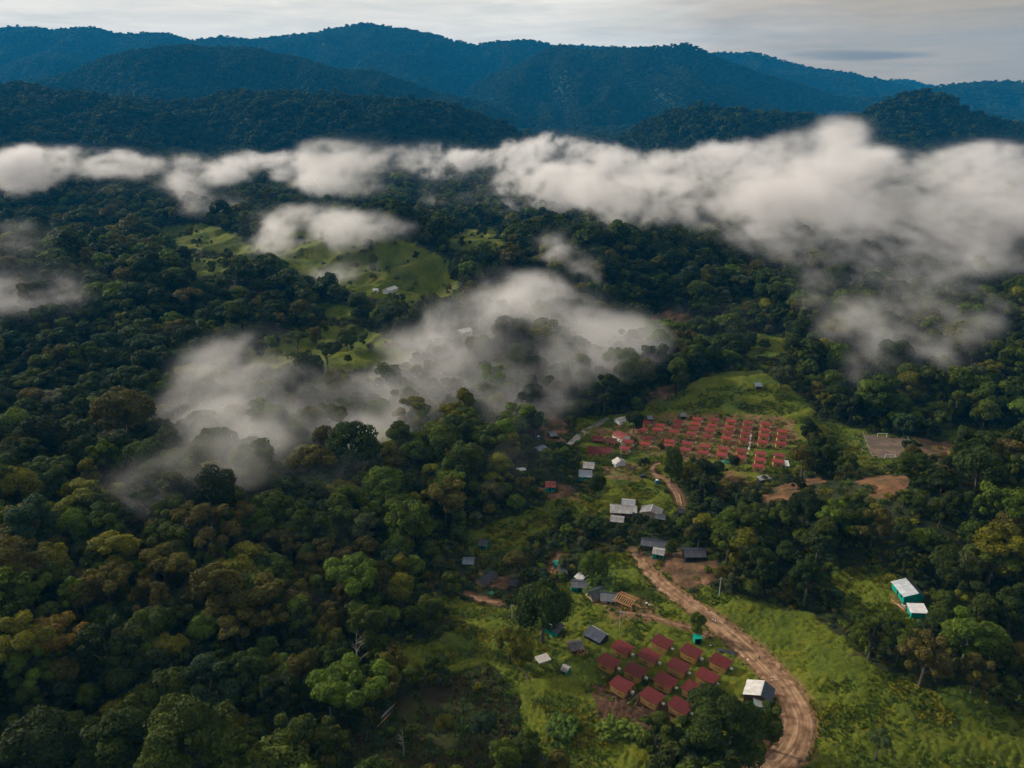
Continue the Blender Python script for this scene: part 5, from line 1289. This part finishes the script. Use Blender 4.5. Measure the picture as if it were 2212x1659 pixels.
def bare(u, v, h, seed, label, mat='pale_bark'):
    r = random.Random(seed); x, y, z = at(u, v); t = empty('bare_tree', (x, y, z), r.uniform(0,6), label, 'tree'); m = MB(); b = MB()
    m.tube([(0,0,-.5),(.2,.1,h*.4),(-.1,.2,h*.75),(.2,0,h)],[.3,.22,.14,.05],7)
    for k in range(11):
        z0 = h*r.uniform(.5,.95); a_ = r.uniform(0,6.28); l = h*r.uniform(.12,.3); ex, ey = math.cos(a_)*l, math.sin(a_)*l
        b.tube([(0,.1,z0),(ex*.5,ey*.5,z0+l*.5),(ex,ey,z0+l*r.uniform(.6,1.1))],[.09,.06,.02],4)
        b.tube([(ex*.5,ey*.5,z0+l*.5),(ex*.9-ey*.3,ey*.9+ex*.3,z0+l*.8)],[.05,.015],4)
    m.build('trunk', M[mat], t); b.build('branches', M[mat], t)
bare(777, 1476, 19, 1, 'tall leafless pale tree left of the slashed hillside')
bare(872, 1635, 8, 2, 'leafless pale shrub-like tree at the bottom edge of the slashed hillside')
0 and bare(1884, 1196, 13, 3, 'pale bare trunk among dark trees in the right-hand forest')
bare(2135, 1262, 14, 4, 'pale bare trunk at the right edge of the forest')
bare(715, 1545, 13, 5, 'thin pale stem beside the slashed hillside')
0 and bare(1972, 1485, 5, 6, 'thin leafless tree on the right-hand meadow')
bare(482, 935, 22, 7, 'very tall bare pale stem standing in the mist')

# ------------------------------------------------------------------ mist: fog volumes with their own voxel grids
def mist(name, label, blobs, vox, dens, zpad, seed, nscale, colr=(.97,.96,.97), thr=.42, namp=1.9, rs=1.25, fk=1.0, veil=.1, cut=0.1, pw=1.5, rough=.66, ycap=2.0, ys=2.4, nbase=62, lean=.15, zs=.95):
    """blobs: photo u, v, height above ground, half width px, half height px, strength, max vertical radius"""
    E = []
    for u, v, h, ru, rv, st, rzm in blobs:
        x, y, z = at(u, v, h); z += h; d = math.sqrt(x*x+y*y+(CAM_H-z)**2); al = math.asin((CAM_H-z)/d)
        ru *= rs; rv *= rs; rzm *= 1.15; rx = ru*d/FOC; rvv = rv*d/FOC; rz_ = min(rzm, rvv/math.cos(al)*.95); ry = math.sqrt(max(rvv**2-(rz_*math.cos(al))**2, 1))/max(math.sin(al), .05)
        E.append((x, y, z, rx, min(max(ry, rz_*1.2), rz_*ycap), rz_, st))
    E = np.array(E)
    lo = np.array([(E[:,0]-E[:,3]).min(), (E[:,1]-E[:,4]).min(), (E[:,2]-E[:,5]).min()]) - vox*2; hi = np.array([(E[:,0]+E[:,3]).max(), (E[:,1]+E[:,4]).max(), (E[:,2]+E[:,5]).max()]) + vox*2
    nx, ny, nz = [max(4, int((hi[i]-lo[i])/(vox*(1, min(ys, 2), zpad)[i]))+1) for i in range(3)]
    gx = np.linspace(lo[0], hi[0], nx); gy = np.linspace(lo[1], hi[1], ny); gz_ = np.linspace(lo[2], hi[2], nz)
    X, Y, Z = np.meshgrid(gx, gy, gz_, indexing='ij'); Fm = np.zeros(X.shape)
    fz_ = 30*nscale; vx = 9*nscale*noise3(X/fz_, Y/fz_, Z/fz_*1.3, seed+92); vy = 9*nscale*noise3(X/fz_, Y/fz_, Z/fz_*1.3, seed+93)
    wx = 26*nscale*noise3(X/(70*nscale), Y/(70*nscale), Z/(45*nscale), seed+90); wy = 22*nscale*noise3(X/(70*nscale), Y/(70*nscale), Z/(45*nscale), seed+91)
    for x, y, z, rx, ry, rz_, st in E:
        i0, i1 = np.searchsorted(gx, [x-rx*1.4, x+rx*1.4]); j0, j1 = np.searchsorted(gy, [y-ry*1.4, y+ry*1.4]); k0, k1 = np.searchsorted(gz_, [z-rz_*1.4, z+rz_*1.4])
        s = (slice(i0, i1), slice(j0, j1), slice(k0, k1))
        r2 = ((X[s]+wx[s]*.5-x)/rx)**2 + ((Y[s]+wy[s]*.5-y)/ry)**2 + ((Z[s]-z)/rz_)**2
        f_ = st*np.clip(1.2-1.2*r2, 0, 1); Fm[s] = np.maximum(Fm[s], f_) + .3*np.minimum(Fm[s], f_)
    a = Fm > .01; D = np.zeros(X.shape)
    xa, ya, za = X[a], Y[a], Z[a]
    ex, ey, ez = (xa+wx[a]+vx[a])/(nbase*nscale), (ya+wy[a]+vy[a])/(nbase*nscale*ys), (za+lean*ya+.6*vx[a])/(nbase*zs*nscale)
    nz_ = 0; am = 1.0
    for k_ in range(5):
        nk = noise3(ex*2.1**k_+31*k_, ey*2.1**k_-7*k_, ez*2.1**k_+3*k_, seed+k_); nz_ = nz_ + am*(nk if k_ == 0 else nk*.6 + (.35-np.abs(nk))*.9); am *= rough
    nl_ = fbm3(xa/(190*nscale), ya/(190*nscale*ys*.6), za/(110*nscale), seed+40, 2)
    nz_ = nz_ + .3*nl_; n01 = np.clip((nz_-nz_.mean())/(3.4*nz_.std())+.5, 0, 1.2)
    e_ = np.clip(Fm[a]*fk, 0, 1)
    q_ = np.clip(n01 - (1-e_)*1.0 - cut, 0, 1)/(1-cut)
    D[a] = (q_**pw) + veil*np.clip(Fm[a], 0, .8)*n01
    for ax in (0, 1, 2):
        sl = [slice(None)]*3; sl[ax] = 0; D[tuple(sl)] = 0; sl[ax] = -1; D[tuple(sl)] = 0
    print(name, nx, ny, nz, 'max', D.max())
    me = bpy.data.meshes.new(name); nv = nx*ny*nz; me.vertices.add(nv)
    at_ = me.attributes.new('dn', 'FLOAT', 'POINT'); at_.data.foreach_set('value', D.ravel().astype(np.float32))
    o = link(name, me); tag(o, label, kind='stuff')
    m = bpy.data.materials.new(name+'_air'); m.use_nodes = True; nt = m.node_tree; nt.nodes.clear()
    out = nt.nodes.new('ShaderNodeOutputMaterial'); pv = nt.nodes.new('ShaderNodeVolumePrincipled'); pv.inputs['Color'].default_value = (*colr, 1); pv.inputs['Density'].default_value = dens; pv.inputs['Anisotropy'].default_value = .15
    nt.links.new(pv.outputs[0], out.inputs['Volume']); me.materials.append(m)
    ng = bpy.data.node_groups.new(name+'_grid', 'GeometryNodeTree')
    ng.interface.new_socket('Geometry', in_out='INPUT', socket_type='NodeSocketGeometry'); ng.interface.new_socket('Geometry', in_out='OUTPUT', socket_type='NodeSocketGeometry')
    L = ng.links.new; gi = ng.nodes.new('NodeGroupInput'); go = ng.nodes.new('NodeGroupOutput')
    vc = ng.nodes.new('GeometryNodeVolumeCube'); vc.inputs['Min'].default_value = tuple(lo); vc.inputs['Max'].default_value = tuple(hi)
    vc.inputs['Resolution X'].default_value = nx; vc.inputs['Resolution Y'].default_value = ny; vc.inputs['Resolution Z'].default_value = nz
    ps = ng.nodes.new('GeometryNodeInputPosition'); sb = ng.nodes.new('ShaderNodeVectorMath'); sb.operation = 'SUBTRACT'; sb.inputs[1].default_value = tuple(lo); L(ps.outputs[0], sb.inputs[0])
    dv = ng.nodes.new('ShaderNodeVectorMath'); dv.operation = 'MULTIPLY'; dv.inputs[1].default_value = tuple((np.array([nx, ny, nz])-1)/(hi-lo)); L(sb.outputs[0], dv.inputs[0])
    sp = ng.nodes.new('ShaderNodeSeparateXYZ'); L(dv.outputs[0], sp.inputs[0])
    def mth(op, a_, b_=None, c_=None):
        k = ng.nodes.new('ShaderNodeMath'); k.operation = op
        for i_, q_ in enumerate((a_, b_, c_)):
            if q_ is None: continue
            if hasattr(q_, 'links'): L(q_, k.inputs[i_])
            else: k.inputs[i_].default_value = q_
        return k.outputs[0]
    def rnd(s_, mx): return mth('MINIMUM', mth('MAXIMUM', mth('ROUND', s_), 0), mx)
    ix, iy, iz = rnd(sp.outputs[0], nx-1), rnd(sp.outputs[1], ny-1), rnd(sp.outputs[2], nz-1)
    # integer arithmetic keeps the index exact
    def im(op, a_, b_):
        k = ng.nodes.new('FunctionNodeIntegerMath'); k.operation = op
        for i_, q_ in enumerate((a_, b_)):
            if hasattr(q_, 'links'): L(q_, k.inputs[i_])
            else: k.inputs[i_].default_value = q_
        return k.outputs[0]
    idx = im('ADD', im('MULTIPLY', im('ADD', im('MULTIPLY', ix, ny), iy), nz), iz)
    si = ng.nodes.new('GeometryNodeSampleIndex'); si.data_type = 'FLOAT'; si.domain = 'POINT'; L(gi.outputs[0], si.inputs['Geometry'])
    na = ng.nodes.new('GeometryNodeInputNamedAttribute'); na.data_type = 'FLOAT'; na.inputs[0].default_value = 'dn'
    L(na.outputs[0], si.inputs['Value']); L(idx, si.inputs['Index']); L(si.outputs[0], vc.inputs['Density'])
    sm = ng.nodes.new('GeometryNodeSetMaterial'); sm.inputs['Material'].default_value = m; L(vc.outputs[0], sm.inputs[0]); L(sm.outputs[0], go.inputs[0])
    md = o.modifiers.new('grid', 'NODES'); md.node_group = ng
    return o

BANK = [  # u, v, h, ru, rv, strength, rz
 (40,365,60,60,30,1,30),(110,352,70,90,28,1,30),(200,350,70,80,26,1,28),(50,395,40,50,24,.8,25),
 (330,360,60,60,26,.8,25),(400,360,60,60,26,.8,25),(480,365,60,60,28,.9,25),(520,350,70,60,20,.8,22),(430,400,40,60,26,.9,25),(460,440,25,50,22,.8,20),(400,420,30,30,15,.6,15),
 (610,375,40,22,14,.8,15),(640,348,60,70,20,.8,22),(700,385,50,60,34,1,30),(750,350,70,80,40,1,40),(760,395,50,80,30,1,30),(850,350,70,80,30,1,35),(930,345,70,70,32,1,35),(1010,345,60,60,26,.9,30),(980,375,40,60,24,.9,25),(940,400,40,30,24,.7,22),(970,430,30,60,18,.9,20),(1010,440,25,40,22,.7,18),
 (1140,340,70,70,36,1,40),(1210,330,80,70,34,1,42),(1270,345,70,70,34,1,40),(1130,390,50,70,38,1,35),(1200,400,50,90,44,1.1,40),(1290,410,50,90,44,1.1,40),(1060,430,30,50,30,.7,22),(1100,440,30,50,28,.7,22),(1180,445,30,70,24,.7,20),(1290,470,25,40,30,.7,20),
 (1360,365,60,70,32,1,38),(1440,375,60,80,36,1,38),(1530,350,70,80,32,1,40),(1400,430,50,110,46,1.1,42),(1530,430,50,110,52,1.15,45),(1620,345,80,70,34,1,42),(1700,340,90,80,34,1,45),(1770,325,100,80,36,1,48),(1830,310,120,50,40,1,55),(1870,345,80,70,30,.9,40),
 (1650,420,60,110,56,1.15,48),(1770,420,60,120,66,1.2,50),(1900,400,70,110,52,1.1,48),(2010,400,70,120,54,1.2,48),(2130,390,70,120,56,1.2,48),(2220,400,70,110,60,1.2,48),
 (1640,500,40,90,44,1,35),(1740,510,45,110,50,1.1,40),(1860,520,45,90,60,1.15,40),(2000,470,55,120,44,1,42),(2140,490,50,120,66,1.2,45),(2240,500,50,110,80,1.2,45),(1950,570,40,120,50,1.15,38),(2060,575,40,80,42,1,34),(2160,560,40,80,36,.9,34),
 (1800,590,30,100,44,.9,28),(1880,630,30,110,46,1,30),(1980,650,30,100,44,1,30),(1930,710,24,90,40,.7,24),(1880,760,20,80,36,.45,20),(1700,560,25,80,30,.6,22),(1620,470,30,60,30,.7,24),(1480,490,22,50,20,.45,16),
 (1980,730,20,60,40,.55,20),(1870,810,14,60,40,.3,14),(1350,480,25,50,24,.5,18),
 (1960,720,26,90,60,1.0,26),(1900,800,22,60,50,.8,22),(1830,700,24,60,46,.8,22),(2080,660,34,90,50,1.0,28),(2300,470,60,110,70,1.2,45),(-60,370,60,80,28,.9,28)]
MIDM = [
 (650,490,28,70,28,.95,22),(720,490,30,80,30,.95,22),(790,495,26,60,26,.85,18),(600,520,22,50,24,.7,16),(670,530,22,80,24,.7,16),(670,455,30,40,14,.8,12),(710,590,14,70,22,.6,12),(760,580,14,60,20,.55,12),(840,570,14,40,18,.5,12),
 (1190,520,22,26,22,.75,16),(1220,545,22,36,18,.8,16),(1255,570,20,32,26,.75,16),(1270,600,16,22,24,.6,14),
 (50,640,22,90,34,.75,20),(150,640,18,60,34,.6,16),(20,560,26,60,24,.5,18),(20,520,24,40,22,.5,18),(90,600,20,80,20,.5,16),
 (1400,510,16,50,18,.4,12),(1500,540,14,60,16,.4,12),(1560,690,14,70,36,.5,12),(1620,720,14,60,34,.45,12),(180,400,20,80,20,.3,16),(460,435,20,30,12,.5,12)]
NEARM = [
 (1150,645,26,60,50,1.0,20),(1100,690,26,110,56,1.0,22),(1010,700,24,90,50,.95,20),(1180,720,22,110,60,.95,20),(1290,760,16,80,56,.7,16),(960,750,20,90,50,.85,18),(1080,770,18,120,50,.8,16),(930,820,16,110,54,.75,15),(1000,850,14,100,40,.6,13),(880,860,14,90,44,.6,13),(1180,810,14,110,50,.6,14),
 (1240,690,22,60,50,.9,18),(1330,720,18,60,50,.7,16),(1060,640,26,60,40,.9,20),(1080,870,14,90,50,.6,13),(760,850,16,90,46,.6,14),(840,900,12,90,40,.6,12),
 (500,780,26,70,50,1.0,18),(520,850,24,100,54,1.0,18),(440,850,22,50,64,.9,18),(610,840,22,90,54,.85,16),(690,880,16,80,48,.65,14),(500,930,22,80,56,1.0,17),(480,990,20,70,54,.95,16),(420,1020,18,66,44,.8,15),(350,1050,16,66,40,.65,14),(290,1080,14,66,34,.5,13),(570,1000,14,50,50,.5,14),(620,920,16,70,44,.65,14),
 (700,1050,12,90,40,.4,12),(830,990,10,60,50,.35,12),(1120,1000,8,60,30,.35,10),(1080,960,10,60,44,.35,10),(780,950,10,80,40,.4,11),
 (330,1180,10,160,36,.22,12),(60,1230,10,90,36,.22,12),(640,1170,10,110,30,.22,10),(470,1240,10,100,40,.2,10),(600,1320,10,60,40,.22,10)]
import os
if not os.environ.get('NOMIST'):
    mist('mist_bank', 'thick white mist bank lying along the far side of the valley and over the forest on the right', BANK, 4.2, .034, .9, 511, 1.0, rs=1.55, fk=1.15, veil=.05, cut=.13, pw=1.7, ycap=2.2, ys=4, nbase=50, rough=.84, lean=.14, zs=.95)
    mist('mist_wisps', 'small torn mist wisps over the middle forest and the grassy ridge', MIDM, 3.4, .028, .85, 624, .85, rs=2.0, fk=1.0, veil=.08, cut=.12, pw=1.6, ycap=2.6, ys=3.0, nbase=40, rough=.84, lean=.22, zs=1.0)
    mist('ground_mist', 'thin grey mist drifting over the forest in the middle of the valley', NEARM, 2.8, .019, .85, 752, .85, rs=1.85, fk=1.25, veil=.26, cut=.06, pw=1.35, ycap=3.5, ys=2, nbase=50, rough=.74, lean=.36, zs=1.2)

# ------------------------------------------------------------------ haze
hb = MB(); hb.box(-10500, -400, -130, 10500, 10700, 880); hm = bpy.data.materials.new('haze_air'); hm.use_nodes = True; nt = hm.node_tree; nt.nodes.clear()
out = nt.nodes.new('ShaderNodeOutputMaterial'); pv = nt.nodes.new('ShaderNodeVolumePrincipled'); pv.inputs['Color'].default_value = (.02,.44,1.0,1); pv.inputs['Density'].default_value = .000047; pv.inputs['Anisotropy'].default_value = 0
nt.links.new(pv.outputs[0], out.inputs['Volume'])
if not os.environ.get('NOHAZE'):
    o = link('haze', hb.mesh('haze', hm)); tag(o, 'blue air between the camera and the far mountains', kind='stuff')

# ------------------------------------------------------------------ sky, sun, camera
W = bpy.data.worlds.new('World'); SC.world = W; W.use_nodes = True; nt = W.node_tree; nt.nodes.clear()
SUN_EL, SUN_AZ = R(24), R(-62)          # azimuth measured from the view direction, negative = left
sd = Vector((math.sin(SUN_AZ)*math.cos(SUN_EL), math.cos(SUN_AZ)*math.cos(SUN_EL), math.sin(SUN_EL)))
out = nt.nodes.new('ShaderNodeOutputWorld'); L = nt.links.new
sk = nt.nodes.new('ShaderNodeTexSky'); sk.sky_type = 'NISHITA'; sk.sun_disc = False; sk.sun_elevation = SUN_EL; sk.sun_rotation = SUN_AZ
b1 = nt.nodes.new('ShaderNodeBackground'); b1.inputs[1].default_value = .06; L(sk.outputs[0], b1.inputs[0])
tc = nt.nodes.new('ShaderNodeTexCoord'); gd = Vector((math.sin(R(-22))*.97, math.cos(R(-22))*.97, .24)).normalized()
dt = nt.nodes.new('ShaderNodeVectorMath'); dt.operation = 'DOT_PRODUCT'; dt.inputs[1].default_value = gd; L(tc.outputs['Generated'], dt.inputs[0])
mp = nt.nodes.new('ShaderNodeMapping'); mp.inputs['Scale'].default_value = (1.4, 1.4, 14); L(tc.outputs['Generated'], mp.inputs[0])
no = nt.nodes.new('ShaderNodeTexNoise'); no.inputs['Scale'].default_value = 2.2; no.inputs['Detail'].default_value = 7; no.inputs['Roughness'].default_value = .55; no.inputs['Distortion'].default_value = .6; L(mp.outputs[0], no.inputs[0])
ad = nt.nodes.new('ShaderNodeMath'); ad.operation = 'MULTIPLY_ADD'; ad.inputs[1].default_value = .19; L(no.outputs[0], ad.inputs[0]); L(dt.outputs['Value'], ad.inputs[2])
cloud = ramp(nt, ad.outputs[0], [(.0, (.26,.27,.29)), (.45, (.40,.37,.33)), (.62, (.49,.355,.20)), (.80, (.53,.40,.25)), (.88, (.62,.50,.37)), (.94, (.80,.71,.58)), (1.0, (.93,.84,.71))])
# long dark lens-shaped cloud low on the right
def direction(u, v):
    t = (829.5-v)/FOC; return Vector(((u-1106)/FOC, CP+t*SP, -SP+t*CP)).normalized()
c0 = direction(1855, 119); rt_ = direction(2010, 119)-c0; rl = rt_.length; rt_.normalize(); upv = Vector((0,0,1)); upv = (upv - rt_*upv.dot(rt_)).normalized()
df = nt.nodes.new('ShaderNodeVectorMath'); df.operation = 'SUBTRACT'; df.inputs[1].default_value = c0; L(tc.outputs['Generated'], df.inputs[0])
def dotn(vec, k):
    d = nt.nodes.new('ShaderNodeVectorMath'); d.operation = 'DOT_PRODUCT'; d.inputs[1].default_value = vec; L(df.outputs[0], d.inputs[0])
    m_ = nt.nodes.new('ShaderNodeMath'); m_.operation = 'MULTIPLY'; m_.inputs[1].default_value = k; L(d.outputs['Value'], m_.inputs[0])
    p_ = nt.nodes.new('ShaderNodeMath'); p_.operation = 'POWER'; p_.inputs[1].default_value = 2; 
    ab = nt.nodes.new('ShaderNodeMath'); ab.operation = 'ABSOLUTE'; L(m_.outputs[0], ab.inputs[0]); L(ab.outputs[0], p_.inputs[0]); return p_.outputs[0]
e1 = dotn(rt_, 1/(rl*1.1)); e2 = dotn(upv, 1/.0062)
sm = nt.nodes.new('ShaderNodeMath'); L(e1, sm.inputs[0]); L(e2, sm.inputs[1])
no2 = nt.nodes.new('ShaderNodeTexNoise'); no2.inputs['Scale'].default_value = 9; no2.inputs['Detail'].default_value = 6; L(mp.outputs[0], no2.inputs[0])
sn = nt.nodes.new('ShaderNodeMath'); sn.operation = 'MULTIPLY_ADD'; sn.inputs[1].default_value = 1.6; L(no2.outputs[0], sn.inputs[0]); L(sm.outputs[0], sn.inputs[2])
msk = ramp(nt, sn.outputs[0], [(.9, (1,1,1)), (1.0, (0,0,0))])
dv2 = nt.nodes.new('ShaderNodeMath'); dv2.operation = 'DIVIDE'; dv2.inputs[1].default_value = 2.2; L(sn.outputs[0], dv2.inputs[0])
msk = ramp(nt, dv2.outputs[0], [(.42, (1,1,1)), (.85, (0,0,0))])
no3 = nt.nodes.new('ShaderNodeTexNoise'); no3.inputs['Scale'].default_value = 5; no3.inputs['Detail'].default_value = 7; no3.inputs['Roughness'].default_value = .62; no3.inputs['Distortion'].default_value = .5; L(mp.outputs[0], no3.inputs[0]); cloud = mulc(nt, cloud, ramp(nt, no3.outputs[0], [(.36, (.84,.85,.86)), (.62, (1.05,1.04,1.03))]))
mx = nt.nodes.new('ShaderNodeMix'); mx.data_type = 'RGBA'; L(msk, mx.inputs[0]); L(cloud, mx.inputs[6]); mx.inputs[7].default_value = (.29,.22,.15,1)
b2 = nt.nodes.new('ShaderNodeBackground'); L(mx.outputs[2], b2.inputs[0])
sz_ = nt.nodes.new('ShaderNodeSeparateXYZ'); L(tc.outputs['Generated'], sz_.inputs[0])
zr = nt.nodes.new('ShaderNodeMapRange'); zr.inputs[1].default_value = .15; zr.inputs[2].default_value = .75; zr.inputs[3].default_value = 1.25; zr.inputs[4].default_value = 2.2; L(sz_.outputs[2], zr.inputs[0]); L(zr.outputs[0], b2.inputs[1])
ms = nt.nodes.new('ShaderNodeMixShader'); ms.inputs[0].default_value = .9; L(b1.outputs[0], ms.inputs[1]); L(b2.outputs[0], ms.inputs[2]); L(ms.outputs[0], out.inputs[0])
sl = bpy.data.lights.new('sun', 'SUN'); sl.energy = 5.0; sl.angle = R(4); sl.color = (1, .90, .76)
so = bpy.data.objects.new('sun', sl); COL.objects.link(so); so.rotation_euler = (-sd).to_track_quat('-Z', 'Y').to_euler(); so.location = sd*300

cam = bpy.data.cameras.new('camera'); co = bpy.data.objects.new('camera', cam); COL.objects.link(co); co.location = (0, 0, CAM_H); co.rotation_euler = (R(90)-PITCH, 0, 0)
cam.sensor_width = 36; cam.lens = FOC/2212*36; cam.clip_end = 60000; cam.clip_start = 1; SC.camera = co
SC.view_settings.view_transform = 'Standard'; SC.view_settings.look = 'None'; SC.view_settings.exposure = 0; SC.view_settings.gamma = 1
cy = SC.cycles; cy.use_denoising = True; cy.max_bounces = 6; cy.diffuse_bounces = 2; cy.glossy_bounces = 2; cy.transmission_bounces = 3; cy.volume_bounces = 2; cy.transparent_max_bounces = 8
cy.volume_step_rate = 1.0; cy.volume_max_steps = 512; cy.use_adaptive_sampling = True; cy.adaptive_threshold = .03; cy.sample_clamp_indirect = 4
